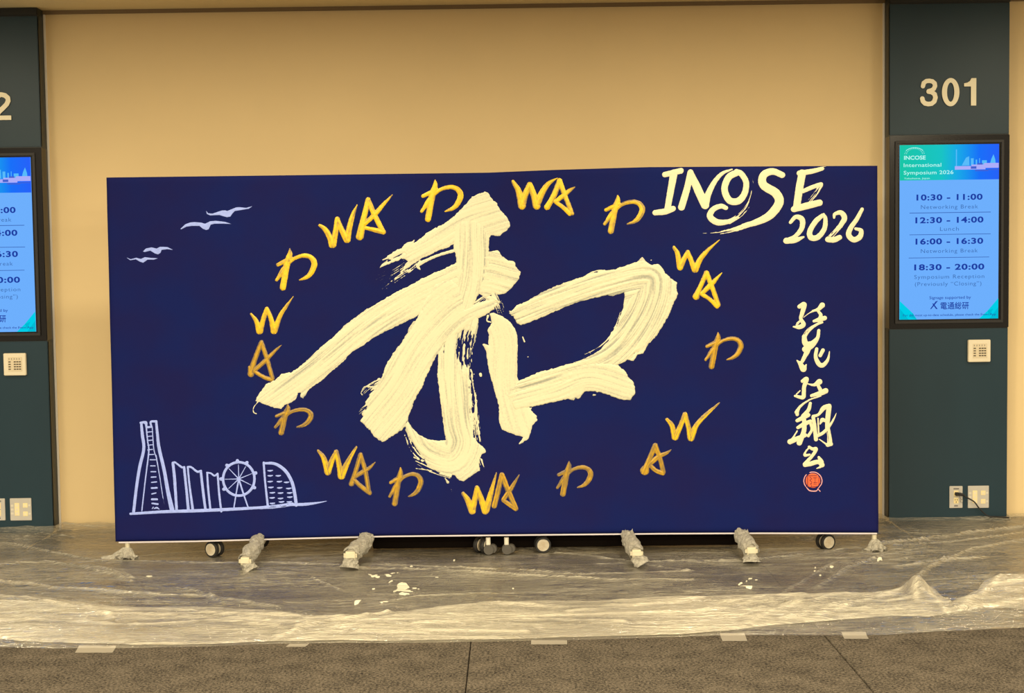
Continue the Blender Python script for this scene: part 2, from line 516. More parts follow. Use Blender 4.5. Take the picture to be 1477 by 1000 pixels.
def march(f, x0, y0, st):
    """f[j,i] field; returns verts (px), faces, inside flag"""
    ny, nx = f.shape
    ins = f > 0
    code = (ins[:-1, :-1] * 1 + ins[:-1, 1:] * 2 + ins[1:, 1:] * 4 + ins[1:, :-1] * 8)
    vid = {}
    V = []; Faces = []; G = []
    def gv(j, i):
        k_ = (0, j, i)
        if k_ not in vid:
            vid[k_] = len(V); V.append((x0 + i * st, y0 + j * st)); G.append(float(f[j, i]))
        return vid[k_]
    def ev(j, i, j2, i2):
        k_ = (1, j + j2, i + i2)
        if k_ not in vid:
            a, b_ = f[j, i], f[j2, i2]
            t = a / (a - b_)
            t = min(max(t, 0.03), 0.97)
            vid[k_] = len(V); V.append((x0 + (i + (i2 - i) * t) * st, y0 + (j + (j2 - j) * t) * st)); G.append(0.0)
        return vid[k_]
    js, is_ = np.nonzero(code)
    for j, i in zip(js.tolist(), is_.tolist()):
        c = int(code[j, i])
        ids = []
        for ch in CASES[c]:
            if ch == '0': ids.append(gv(j, i))
            elif ch == '1': ids.append(gv(j, i + 1))
            elif ch == '2': ids.append(gv(j + 1, i + 1))
            elif ch == '3': ids.append(gv(j + 1, i))
            elif ch == 'a': ids.append(ev(j, i, j, i + 1))
            elif ch == 'b': ids.append(ev(j, i + 1, j + 1, i + 1))
            elif ch == 'c': ids.append(ev(j + 1, i, j + 1, i + 1))
            else: ids.append(ev(j, i, j + 1, i))
        Faces.append(ids)
    return np.array(V, float).reshape(-1, 2), Faces, np.array(G)

# ------------------------------------------------------------------ the banner board
YL, YR = -0.885, -0.945
cl_ = (on_y(153, 256, YL) + on_y(166, 782, YL)) / 2
cr_ = (on_y(1266, 239, YR) + on_y(1267.5, 769, YR)) / 2
BP0 = np.array([cl_[0], YL, 0.0]); BP1 = np.array([cr_[0], YR, 0.0])
BU = (BP1 - BP0); BWID = float(np.linalg.norm(BU)); BU = BU / BWID
BN = np.array([BU[1], -BU[0], 0.0])          # towards the camera
if BN[1] > 0: BN = -BN
BC = (BP0 + BP1) / 2
board = empty('display_board', tuple(BC), 'long low display board wrapped in navy cloth painted with a big white brush character', 'display board')
board.matrix_world = Matrix(((BU[0], -BN[0], 0, BC[0]), (BU[1], -BN[1], 0, BC[1]), (0, 0, 1, 0), (0, 0, 0, 1)))
bpy.context.view_layer.update()

def to_board(px, py):
    P = on_plane(px, py, BC, BN)
    return (P - BC) @ BU, P[..., 2]

def ripple(u, z):
    r = 0.0022 * (fbm(u * 1.4 + 3, z * 1.1, 5, 2) - 0.5) * 2
    r = r + 0.0010 * np.sin((u * 3.1 + z * 5.3) * 1.7 + 3 * vn(u, z, 9))
    r = r + 0.0016 * np.exp(-((z - 1.98) / 0.08) ** 2) * (vn(u * 5, z * 2, 4) - 0.5) * 2
    return r

# cloth sheet (outline measured along its edges)
top_px = [(153, 256), (400, 253), (600, 250.3), (705, 249), (800, 245), (900, 242), (935, 241), (1100, 240), (1266, 239)]
bot_px = [(166, 782), (280, 780.3), (420, 776.5), (560, 773.1), (640, 772.3), (860, 770.2), (960, 769.2), (1100, 768.6), (1267.5, 769)]
tu, tz = to_board(np.array([p[0] for p in top_px]), np.array([p[1] for p in top_px]))
bu_, bz = to_board(np.array([p[0] for p in bot_px]), np.array([p[1] for p in bot_px]))
lu = (tu[0], bu_[0]); ru = (tu[-1], bu_[-1])
NU, NZ = 260, 120
verts = []; faces = []
TH = 0.030
for j in range(NZ + 1):
    b_ = j / NZ
    for i in range(NU + 1):
        a = i / NU
        ul = lu[1] + (lu[0] - lu[1]) * b_; ur = ru[1] + (ru[0] - ru[1]) * b_
        u = ul + (ur - ul) * a
        z0 = np.interp(u, bu_, bz); z1 = np.interp(u, tu, tz)
        z = z0 + (z1 - z0) * b_
        verts.append((u, z))
VA = np.array(verts)
rp = ripple(VA[:, 0], VA[:, 1])
ed = np.minimum(np.minimum(np.arange(NU + 1), NU - np.arange(NU + 1))[None, :], np.minimum(np.arange(NZ + 1), NZ - np.arange(NZ + 1))[:, None]).ravel()
edge_in = np.where(ed == 0, 0.006, 0.0)
V3 = [(u, -0.0 - r + e, z) for (u, z), r, e in zip(verts, rp, edge_in)]
def gi(j, i): return j * (NU + 1) + i
for j in range(NZ):
    for i in range(NU):
        faces.append((gi(j, i), gi(j, i + 1), gi(j + 1, i + 1), gi(j + 1, i)))
ring = [gi(0, i) for i in range(NU + 1)] + [gi(j, NU) for j in range(1, NZ + 1)] + [gi(NZ, i) for i in range(NU - 1, -1, -1)] + [gi(j, 0) for j in range(NZ - 1, 0, -1)]
base = len(V3)
for r_ in ring:
    x, y, z = V3[r_]
    V3.append((x, TH, z))
n = len(ring)
for k_ in range(n):
    faces.append((ring[(k_ + 1) % n], ring[k_], base + k_, base + (k_ + 1) % n))
me = bpy.data.meshes.new('navy_cloth'); me.from_pydata(V3, [], faces); me.update()
sheet = link_mesh('cloth_cover', me, M_cloth, board)
for p in list(me.polygons)[:NU * NZ]: p.use_smooth = True
sheet['label'] = 'navy blue cloth stretched over the board'
# pale underside hem and the partition backing
hv = []; hf = []
for i, (u, z) in enumerate(zip(np.linspace(lu[1] + 0.02, ru[1] - 0.01, 60), [0] * 60)):
    zz = float(np.interp(u, bu_, bz))
    hv += [(u, -0.0035, zz - 0.0065), (u, -0.0035, zz + 0.0012), (u, 0.016, zz - 0.0065)]
for i in range(59):
    a = i * 3
    hf += [(a, a + 3, a + 4, a + 1), (a, a + 2, a + 5, a + 3)]
me = bpy.data.meshes.new('hem'); me.from_pydata(hv, [], hf)
link_mesh('bottom_rail', me, M_hem, board)
box('back_panel', lu[1] + 0.04, -0.01, TH, TH + 0.012, 0.13, 1.98, M_backing, board)
box('back_panel', 0.01, ru[1] - 0.04, TH, TH + 0.012, 0.13, 1.98, M_backing, board)

NLAY = [0]
def paint(name, prims, m, st=1.0, h=0.0016, label=None, rag=0.0, ragscale=3.0, streak=0.0, streakw=2.2, dry=None, layer=0.0, soft=2.0, wetk=None, parent=None, seed=None):
    """prims: list of ('p', polygon) / ('c', chain) / ('r', polygon, direction chain); px units of the photo; laid on the cloth with real relief"""
    NLAY[0] += 1
    seed = NLAY[0] * 13 if seed is None else seed
    xs = []; ys = []
    for pr in prims:
        for q in pr[1]:
            r_ = q[2] if len(q) > 2 else 0
            xs += [q[0] - r_, q[0] + r_]; ys += [q[1] - r_, q[1] + r_]
    x0, x1, y0, y1 = min(xs) - 3, max(xs) + 3, min(ys) - 3, max(ys) + 3
    X, Y = np.meshgrid(np.arange(x0, x1, st), np.arange(y0, y1, st))
    f = np.full(X.shape, -50.0); S = X * 1.0; T = Y * 1.0
    rr = (fbm(X / ragscale, Y / ragscale, seed, 3) - 0.5) * 2 * rag if rag else 0
    for pr in prims:
        if pr[0] == 'p':
            g = poly_sd(X, Y, pr[1]) + rr
            if len(pr) > 2:
                c, r_ = chain([(*q, 1) for q in pr[2]])
                _, s_, t_ = seg_dist(X, Y, c, r_)
            else:
                s_, t_ = X, Y
        elif pr[0] == 'c':
            c, r_ = chain(pr[1])
            g, s_, t_ = seg_dist(X, Y, c, r_)
            g = g + rr * (0.5 if len(pr) < 3 else 1)
            if len(pr) > 2:      # dry bristles: (threshold start, end)
                L = max(s_.max(), 1e-3)
                a0, a1 = pr[2]
                dd = a0 + (a1 - a0) * np.clip(s_ / L, 0, 1)
                nz = 0.65 * vn(t_ / 0.9 + 40, s_ / 26, seed + 3) + 0.35 * vn(t_ / 0.8, s_ / 5, seed + 4)
                g = np.minimum(g, (nz - dd) * 4)
        mk = g > f
        S = np.where(mk, s_, S); T = np.where(mk, t_, T); f = np.maximum(f, g)
    if dry:
        for (cx, cy, rx, ry, ang, amt) in dry:
            ca, sa = math.cos(ang), math.sin(ang)
            qx = ((X - cx) * ca + (Y - cy) * sa) / rx; qy = (-(X - cx) * sa + (Y - cy) * ca) / ry
            wgt = np.clip(1.35 - np.sqrt(qx * qx + qy * qy), 0, 1)
            wgt = np.clip(wgt * 2.2, 0, 1)
            nz = 0.6 * vn(T / 1.3 + 9, S / 30, seed + 5) + 0.4 * vn(T / 1.0, S / 4.0, seed + 6)
            f = np.where(wgt > 0.02, np.minimum(f, (nz - amt * wgt) * 4), f)
    # relief, sampled on the grid then at the vertices
    relief = h * (1 - np.exp(-np.clip(f, 0, 40) / soft))
    if streak:
        sn = vn(T / streakw + 100, S / 70, seed + 7) * 0.65 + vn(T / (streakw * 0.45), S / 45, seed + 8) * 0.35
        relief = relief + streak * (sn - 0.5) * np.clip(f / 3, 0, 1)
        relief = relief + streak * 0.35 * (fbm(X / 3, Y / 3, seed + 9, 2) - 0.5) * np.clip(f / 3, 0, 1)
    V, Fs, G = march(f, x0, y0, st)
    if len(V) == 0: return None
    ii = np.clip((V[:, 0] - x0) / st, 0, X.shape[1] - 1.001); jj = np.clip((V[:, 1] - y0) / st, 0, X.shape[0] - 1.001)
    i0 = ii.astype(int); j0 = jj.astype(int); fi = ii - i0; fj = jj - j0
    def smp(A): return (A[j0, i0] * (1 - fi) + A[j0, i0 + 1] * fi) * (1 - fj) + (A[j0 + 1, i0] * (1 - fi) + A[j0 + 1, i0 + 1] * fi) * fj
    hh = np.where(G > 0, smp(relief) + 0.0003 + layer, -0.0003)
    u, z = to_board(V[:, 0], V[:, 1])
    off = ripple(u, z) + hh
    me = bpy.data.meshes.new(name)
    pts = np.stack([u, -off, z], 1)
    me.from_pydata(pts.tolist(), [], [fc[::-1] for fc in Fs])
    me.update()
    at = me.attributes.new('wet', 'FLOAT', 'POINT')
    wv = np.clip(np.where(G > 0, G, 0) / 3.2, 0, 1) * 0.25
    if wetk is not None: wv = wv + wetk
    at.data.foreach_set('value', wv.astype(np.float32))
    if streak:
        sf = 0.55 * (sn - 0.5) + 0.45 * (vn(T / 0.9 + 31, S / 38, seed + 21) - 0.5)
        cv = smp(0.5 + sf * min(2.2, streak / 0.0011) * 0.85) + 0.06
    else:
        cv = np.full(len(V), 0.6)
    ac = me.attributes.new('coat', 'FLOAT', 'POINT')
    ac.data.foreach_set('value', np.clip(cv, 0, 1).astype(np.float32))
    # face direction check
    if me.polygons[0].normal.y > 0:
        me.flip_normals()
    o = link_mesh(name, me, m, parent or sheet)
    for p in me.polygons: p.use_smooth = True
    if label: o['label'] = label
    return o

# --- the large white character
S1 = [(699, 276.5), (704, 278), (708, 285), (713, 290), (717, 293), (717, 297), (722, 303), (729, 311), (735, 320), (736, 326), (732, 332), (726, 336), (722, 340), (714, 341), (708, 339),
      (700, 350), (680, 352), (654, 353), (644, 358), (632, 362), (618, 369), (606, 374), (600, 379), (590, 385), (583, 391), (577, 395), (582, 386), (588, 377), (583, 373), (574, 377), (563, 380), (553, 384), (546, 388),
      (551, 381), (560, 374), (552, 375), (563, 366), (572, 361), (580, 357), (583, 352), (598, 346), (596, 352), (607, 344), (614, 337), (626, 330), (642, 322), (652, 314), (660, 307), (668, 299), (674, 292), (681, 284), (690, 280)]
paint('brush_stroke', [('p', S1, [(715, 310), (670, 325), (620, 355), (560, 385)]),
                       ('c', [(656, 361.5, 2.2), (636, 367, 2), (616, 375, 2.2), (603, 383, 2.6), (606, 389, 0.7)]),
                       ('c', [(606, 378, 2), (592, 389, 1.4), (578, 396, .8)], (.3, .5)),
                       ('c', [(604, 372, 3), (580, 388, 3), (562, 400, 2.5)], (.35, .72)),
                       ('c', [(596, 384, 4), (570, 402, 4.5), (550, 418, 3)], (.45, .75)),
                       ('c', [(588, 390, 1), (572, 401, .9), (558, 412, .6)], (.2, .5)),
                       ('c', [(592, 374, 4), (568, 390, 5), (545, 402, 4)], (.5, .74))],
      M_cream, 0.8, 0.0022, rag=1.3, streak=0.0011, dry=[(565, 378, 18, 9, -.55, .42)])
S2 = [(657, 379.5), (640, 388), (624, 394.5), (609, 402), (594, 410.5), (574, 420), (560, 428), (545, 437), (529, 446), (511, 459), (498, 468), (491, 476), (481, 486), (463, 501), (446, 517), (432, 529), (420, 537.5), (406, 539.5),
      (397, 548), (384, 554), (373, 569), (368, 578), (384, 585), (399, 589.5), (406, 590), (410, 585), (417, 582), (424, 578), (428, 574), (430, 567), (434, 566), (433, 573), (437, 575), (441, 570), (446, 561), (463, 550), (478, 536), (494, 523), (507, 508), (520, 501),
      (538, 488), (560, 476), (580, 467), (604, 455), (640, 440), (680, 432), (682, 424), (689, 424), (697, 427), (701, 431), (706, 426), (710, 422), (718, 425.5), (730, 423), (740, 413), (749, 402), (751, 392), (745, 386), (742, 377), (733, 376), (724, 369), (718, 360.5), (707, 363), (690, 365)]
paint('brush_stroke', [('p', S2, [(745, 400), (690, 390), (620, 415), (540, 460), (460, 525), (385, 580)]),
                       ('c', [(372, 580, .8), (366, 588, .7), (366, 595, .9), (370, 597, .5)]),
                       ('c', [(712, 424, 4), (718, 436, 6), (722, 448, 6)], (.35, .62))],
      M_cream, 1.0, 0.0022, rag=1.2, streak=0.0016, streakw=2.6)
S3 = [(655, 325), (664, 318), (685, 317), (698, 325), (706, 345), (705, 362), (706, 380), (699, 405), (690, 425), (683, 440), (690, 445), (690, 470), (684, 500), (680, 530), (680, 560), (683, 590), (683, 631), (690, 639), (699, 647), (701, 653), (694, 656), (691, 669),
      (692, 679), (679, 687), (669, 695), (661, 692), (656, 686), (635, 682), (617, 674), (613, 664), (604, 653), (591, 632), (584.5, 614), (588, 606), (594, 617), (604, 627), (617, 634), (630, 636), (643, 635), (640, 617),
      (635, 575), (631, 544), (632.5, 507), (640, 470), (652, 435), (658, 413), (658, 370), (654, 357)]
dirs3 = [(682, 300), (680, 400), (655, 500), (660, 600), (668, 640), (650, 665), (610, 650), (588, 610)]
paint('brush_stroke', [('p', S3, dirs3),
                       ('c', [(676, 535, 5), (682, 570, 5), (686, 605, 5), (690, 640, 4)], (.35, .5)),
                       ('c', [(586, 620, 1), (596, 645, 1), (612, 662, .8), (640, 668, .8)], (.1, .3)),
                       ('c', [(584, 628, .7), (592, 648, .7), (606, 663, .7), (630, 668, .7)], (.2, .2)),
                       ('c', [(597, 660, .8), (612, 666, .8), (640, 671, .8)], (.2, .3)),
                       ('c', [(600, 668, 3), (622, 678, 4), (648, 686, 4)], (.6, .35)),
                       ('c', [(600, 676, .6), (622, 679, .6)]),
                       ('c', [(642, 690, .5), (646, 696, 1.8), (644, 692, .8)]), ('c', [(651, 706, .6), (652, 716, .5)], (.2, .3)),
                       ('c', [(692, 665, 4), (697, 678, 3)], (.45, .7))],
      M_cream, 0.8, 0.0022, rag=1.0, streak=0.0018, streakw=2.4, layer=0.0009,
      dry=[(672, 502, 15, 25, 0.0, .58), (681, 560, 5, 40, 0.0, .5), (637, 540, 5, 50, 0.05, .28)])
S4 = [(607, 448), (614, 430), (628, 410), (648, 402), (662, 412), (670, 432), (672, 445), (684, 439), (698, 434.5), (708, 431.5), (713, 434), (716, 440), (713, 446), (703, 453), (690, 459), (682, 463), (672, 472), (661, 481), (650, 488), (640, 497), (630, 513), (622, 528), (614, 546), (608, 560), (599, 575), (591, 596), (588, 606),
      (584, 616), (578, 622), (570, 627), (560, 633), (552, 638), (545, 634), (539, 630), (534, 622), (519.5, 607), (524, 601), (522, 596), (530, 588), (526, 580), (532, 573), (540, 562), (549, 549), (557, 526), (568, 509), (578, 495), (591, 476), (599, 463)]
paint('brush_stroke', [('p', S4, [(715, 438), (665, 460), (620, 510), (585, 570), (540, 625)]),
                       ('c', [(545, 560, 1.2), (528, 558, 1), (521, 566, .8), (524, 572, .6)]),
                       ('c', [(548, 553, 7), (532, 562, 7), (522, 572, 5)], (.3, .72)),
                       ('c', [(542, 578, 6), (530, 590, 7), (518, 600, 5)], (.2, .75)),
                       ('c', [(598, 466, 3), (592, 474, 2.4), (590, 478, 1.5)]),
                       ('c', [(707, 434, 7), (719, 444, 8), (724, 452, 4)], (.3, .78))],
      M_cream, 0.9, 0.0024, rag=1.6, streak=0.0012, streakw=2.6, layer=0.0016)
paint('brush_stroke', [('c', [(706, 426, 4), (688, 440, 6), (676, 446, 3)], (.45, .6)), ('c', [(704, 456, 2), (703, 463, 1.4), (708, 465, 1)], (.3, .4))], M_cream, 0.7, 0.0010, streak=0.0005)
S5 = [(706, 453), (712, 451), (724, 456), (733, 462), (739, 469), (744, 477), (746.5, 485), (746.5, 506), (746, 543), (749, 552), (760, 575), (764, 588), (767, 593), (774, 600), (775, 606), (768, 614), (765, 626), (762, 633), (755, 638),
      (747, 642), (755, 631), (741, 627), (724, 620), (719.5, 607), (719.5, 585), (713, 563), (708, 545), (704, 528), (701, 506), (696, 497), (698, 496), (704.5, 498), (705, 484), (703, 477), (709, 466)]
paint('brush_stroke', [('p', S5, [(712, 455), (728, 490), (728, 560), (745, 625)]), ('c', [(766, 589, 1), (762, 593, 1.2), (768, 597, .8)])],
      M_cream, 0.9, 0.0026, rag=0.9, streak=0.0006, streakw=4, layer=0.0004)
S6 = [(734, 452), (746, 440.5), (760, 434.5), (780, 423), (800, 413.5), (818, 406.5), (838, 400), (856, 394), (867, 391), (887, 388.5), (900, 384), (912, 380.5), (919, 377), (926.5, 371), (933, 379), (941, 382.5), (950, 381), (956, 388), (960, 395), (968, 402), (977, 408), (975.5, 417), (978, 424), (971.5, 438),
      (964, 456), (954, 474), (946, 486), (935, 497), (928, 510), (920, 512), (913, 521), (905, 519), (891, 527), (870, 532), (850, 545), (800, 562), (760, 572), (732, 580), (727, 568), (735, 558), (750, 549), (777, 537), (799, 531), (838, 520), (856, 511), (866, 505),
      (876, 493), (884, 482), (889, 474), (893, 460), (899, 445), (901, 421), (893, 424), (884, 427.5), (878, 426), (856, 430), (828, 438), (800, 449.5), (777, 460), (752, 469.5), (745, 466), (741, 457)]
paint('brush_stroke', [('p', S6, [(735, 458), (800, 432), (870, 408), (935, 395), (945, 420), (925, 470), (880, 520), (800, 548), (725, 572)]),
                       ('c', [(846, 397, .8), (858, 391.5, 1), (872, 390, .8)]),
                       ('c', [(897, 455, 5), (888, 480, 6), (868, 502, 5), (840, 518, 4)], (.4, .5)),
                       ('c', [(735, 449, .7), (746, 452, 1)])],
      M_cream, 0.9, 0.0026, rag=1.3, streak=0.0032, streakw=3.4, layer=0.0012, dry=[(922, 513, 16, 6, -.6, .38), (822, 521, 40, 5, -.3, .33)])
S7 = [(742, 592), (738, 580), (742, 568), (770, 556), (800, 551), (822, 546), (824, 534), (834, 528), (850, 525), (873, 523), (891, 527), (902, 536), (907, 545), (913, 550), (916, 560), (916, 568), (909, 577), (900, 577.5), (891, 575), (880, 571), (867, 566.5), (855, 564.5), (843, 565), (838, 572), (834, 577), (830, 574), (828, 578), (820, 576), (812, 577),
      (795, 581), (777, 585), (761, 588)]
paint('brush_stroke', [('p', S7, [(740, 578), (800, 562), (850, 545), (910, 560)]), ('c', [(856, 570, 1.2), (859, 570, .8)])],
      M_cream, 0.9, 0.0024, rag=1.1, streak=0.0012, streakw=3, layer=0.0022)
for dp in ([(693, 540, 2.1), (693.5, 542, 1.8)], [(754, 486.5, .9), (756.5, 493, 1.1)], [(683.5, 540, .6), (684, 540, .5)], [(761, 515, .5), (762, 515, .6)], [(939, 375.4, .7), (939.5, 375.4, .7)]):
    paint('paint_drop', [('c', dp)], M_cream, 0.35, 0.0010, soft=0.8)

# --- INOSE 2026
def letters(name, chains, m, label=None, st=0.45, h=0.0012, rag=0.5, wetk=None, streak=0.0004, soft=1.4, layer=0.0, fat=1.0):
    pr = []
    for c in chains:
        if isinstance(c, tuple): pr.append(('c', c[0], c[1]))
        else: pr.append(('c', [(a_, b_, r_ * fat) for a_, b_, r_ in c]))
    return paint(name, pr, m, st, h, label, rag=rag, ragscale=2.2, streak=streak, streakw=1.6, soft=soft, wetk=wetk, layer=layer)

letters('painted_letter', [[(959, 252, 4), (982, 246.5, 4.2)], [(972, 250, 5.5), (968, 272, 5), (963, 300, 4.5)], [(945, 307, 4), (960, 305, 4.6), (971, 301, 4)]], M_white_l, 'white painted letter I')
letters('painted_letter', [[(996, 249, 4.5), (991, 272, 4.8), (983, 299, 5)], [(996, 250, 4.5), (1006, 272, 6), (1017, 296, 6)], [(1018, 294, 5), (1022, 279, 4.4), (1031, 262, 3.5), (1042, 250, 2.6), (1056, 244.5, 1)]], M_white_l, 'white painted letter N')
letters('painted_letter', [[(1063, 249, 4.8), (1051, 256, 4.8), (1045, 273, 4.8), (1052, 289, 5), (1065, 290, 5), (1074, 279, 4.5), (1076, 263, 4.2), (1069, 251, 4.2), (1062, 248, 4)]], M_white_l, 'white painted letter O')
letters('painted_letter', [[(1047, 300, 3.3), (1040, 297.5, 3.6), (1029, 302, 4), (1024, 312, 4.6), (1034, 320.5, 4.6), (1050, 320, 3.4), (1060, 315, 2.4)], ([(1052, 320, 3.4), (1069, 309, 3), (1081, 292, 2.6), (1086.5, 271, 1.8), (1085, 257, 1)], (.25, .62))], M_white_l, 'white painted letter C hooked under the O')
letters('painted_letter', [[(1128, 252.5, 4.5), (1114, 247.5, 4.8), (1101, 253, 5.5), (1101, 267, 6), (1119, 279, 6.5), (1123.5, 293, 6.5), (1110, 311, 6), (1090, 321, 4.5), (1072, 326, 3.2)], ([(1080, 324, 4), (1060, 331, 3.2), (1030, 337, 1.8), (992, 337, .9)], (.32, .74))], M_white_l, 'white painted letter S with a dry tail')
letters('painted_letter', [[(1153, 250, 4), (1172, 247, 3.6), (1186, 243.5, 2.6)], [(1157, 250, 5.5), (1153, 272, 5.6), (1149, 298, 5.2)], [(1158, 276, 3), (1172, 270, 3.2), (1184, 266, 3.2)], ([(1184, 267, 3), (1176, 280, 3), (1168, 290, 2.5)], (.3, .6)), [(1145, 302, 4.4), (1164, 297, 5), (1182, 292.5, 4.6)], ([(1180, 244, 2.5), (1196, 240.8, 1)], (.3, .6))], M_white_l, 'white painted letter E')
letters('painted_digit', [[(1140, 321, 2.4), (1148, 313, 3.2), (1157, 317, 4), (1156, 330, 3.6), (1147, 341, 3), (1138, 345, 2.5)], [(1134, 347.5, 4.4), (1147, 346.5, 4), (1159, 342, 1.4)]], M_white_l, 'white painted digit 2')
letters('painted_digit', [[(1186, 311, 3), (1176, 320, 3.8), (1168, 334, 4), (1170, 343, 4.2), (1180, 342, 4), (1189, 330, 3.6), (1190.5, 316, 3), (1188, 309, 1.6)]], M_white_l, 'white painted digit 0')
letters('painted_digit', [[(1203, 314, 1.8), (1204, 309, 2.4), (1213, 307, 3.6), (1218, 315, 4), (1212, 326, 3.4)], ([(1212, 326, 3.4), (1203, 336, 3.2), (1196, 343, 3)], (.2, .45)), [(1194, 345.5, 4), (1203, 346, 4.2), (1211, 342.5, 3.6)]], M_white_l, 'white painted second digit 2')
letters('painted_digit', [[(1243.5, 302, 2.6), (1236, 316, 3.2), (1227, 329, 3.6), (1224, 339, 4), (1231, 346, 4), (1240, 342, 4), (1242, 333, 3.2), (1234, 330, 2)]], M_white_l, 'white painted digit 6')

# --- artist's signature column
letters('signature_mark', [[(1153, 442.5, 3), (1160, 439.5, 3.6), (1157, 452, 3.1), (1155, 460, 2.6), (1159, 468, 3.3), (1153, 472, 3.2), (1144.5, 471.5, 1.2)], ([(1149, 468, 2), (1153, 464, 1.6)], (.3, .3)), [(1159, 458, .5), (1167, 452, .7), (1174, 448.5, 1.6)], [(1172, 448.5, 1.2), (1180, 446.5, 2.6), (1186, 440.5, 4)],
                           [(1180, 449, 2), (1184, 455, 2.6), (1181, 463, 3)], [(1174, 463.5, 2), (1182, 461, 3.2), (1189.5, 459, 3.4)]], M_white_l, 'first white brush-written character of the signature', st=.35, rag=.3)
letters('signature_mark', [([(1186, 465, 1.6), (1176, 469.5, 2), (1166, 477, 2.8), (1160, 486, 3)], (.35, .3)), [(1160, 486, 3.4), (1161, 494, 4.2), (1165, 499, 4.5)], [(1181, 477, 2.4), (1179, 488, 2.8), (1170, 498, 5), (1161, 504, 4.2)], [(1168, 497, 4.5), (1163, 510, 3.6), (1158, 518, 2)], ([(1162, 512, 3), (1157, 521, 3)], (.35, .5)),
                           [(1149.5, 520, .8), (1155, 526, 3.4), (1159, 533, 4), (1163, 526, .8)], [(1178, 503.5, 2.4), (1176.5, 515, 2.8), (1181, 525, 3.4), (1187, 527, 3.2), (1194, 519, 2.2), (1196.5, 507, .6)], [(1187, 505.5, 2.8), (1183, 513, 2.6)]], M_white_l, 'second white brush-written character of the signature', st=.35, rag=.3)
letters('signature_mark', [[(1157.5, 550, 2.6), (1163.5, 547, 3.2), (1160, 558, 3), (1159.5, 566, 3), (1158, 573.5, 3), (1147, 571.5, 1.8)], ([(1149, 569, 1), (1154, 564, 1)], (.1, .2)), [(1165, 554, .8), (1174, 555.5, 2.2), (1182, 551, 4.2)], [(1180, 556, 2.4), (1183, 562, 2.8)], [(1170.5, 571, 2.2), (1182, 568, 3.6), (1191, 564, 4)]], M_white_l, 'third white brush-written character of the signature', st=.35, rag=.3)
letters('signature_mark', [([(1184, 571.5, 1), (1168, 577, 1.2), (1155, 586, 1.8), (1149, 595, 3)], (0, .1)), [(1150, 592, 2), (1150, 598, 2.6)], [(1169, 582, 2.2), (1166, 592, 2.8), (1158, 600, 2.4)], [(1150, 607, 2.6), (1158, 603, 3.2), (1166, 599, 3)], [(1151, 617, 2.4), (1160, 612, 3.2), (1169, 608, 2.6)], [(1160, 606, 3), (1160, 620, 3.4), (1156, 632, 3.6), (1153, 639, 4)],
                           [(1139.5, 637.5, 3.8), (1150, 633, 3.4), (1162, 628, 2.6)], ([(1150, 622, 1), (1143, 633, 1.4)], (0, .1)), [(1169, 610, 2), (1171, 620, 2), (1166, 629, 2.2)], [(1173, 602, 2.6), (1175, 615, 2.8), (1177, 634, 3)], [(1173, 601, 2.4), (1181, 598, 2), (1188, 589, 3.4), (1196, 586, 3.4)], [(1196, 587, 3.6), (1194, 604, 3.6), (1193, 617, 2.8)],
                           ([(1193, 612, 2.8), (1196, 628, 3), (1197, 640, 4)], (.2, .1)), [(1194, 642, 3), (1199, 641, 2.6)], [(1183, 612, 1), (1186, 606, 2.8), (1190, 607, 2.4)], [(1177, 630, 2.4), (1188, 624, 2.4), (1197, 614, 2), (1203, 604, 1.2), (1206.5, 596, .4)], [(1180, 604, 1.2), (1181, 628, 1.2)], [(1182, 634, .8), (1193, 642, 1.4)]], M_white_l, 'fourth and densest white brush-written character of the signature', st=.35, rag=.3)
letters('signature_mark', [[(1167, 645, 2), (1172, 648, 2.4), (1177, 648, 2.8), (1173, 656, 2.4), (1166, 664, 2.6), (1161, 670, 3.2)], [(1167, 646, 1.2), (1162, 652, 1.4), (1161, 657, 2.2), (1168, 656, 1.4)], [(1161, 671, 3), (1170, 669, 3.4), (1180, 666.5, 3.2), (1186, 671, 3.4)], [(1181, 660, 2), (1185, 667, 3.2), (1184, 673, 2), (1178, 676, .7)]], M_white_l, 'last small white brush-written character of the signature', st=.35, rag=.3)
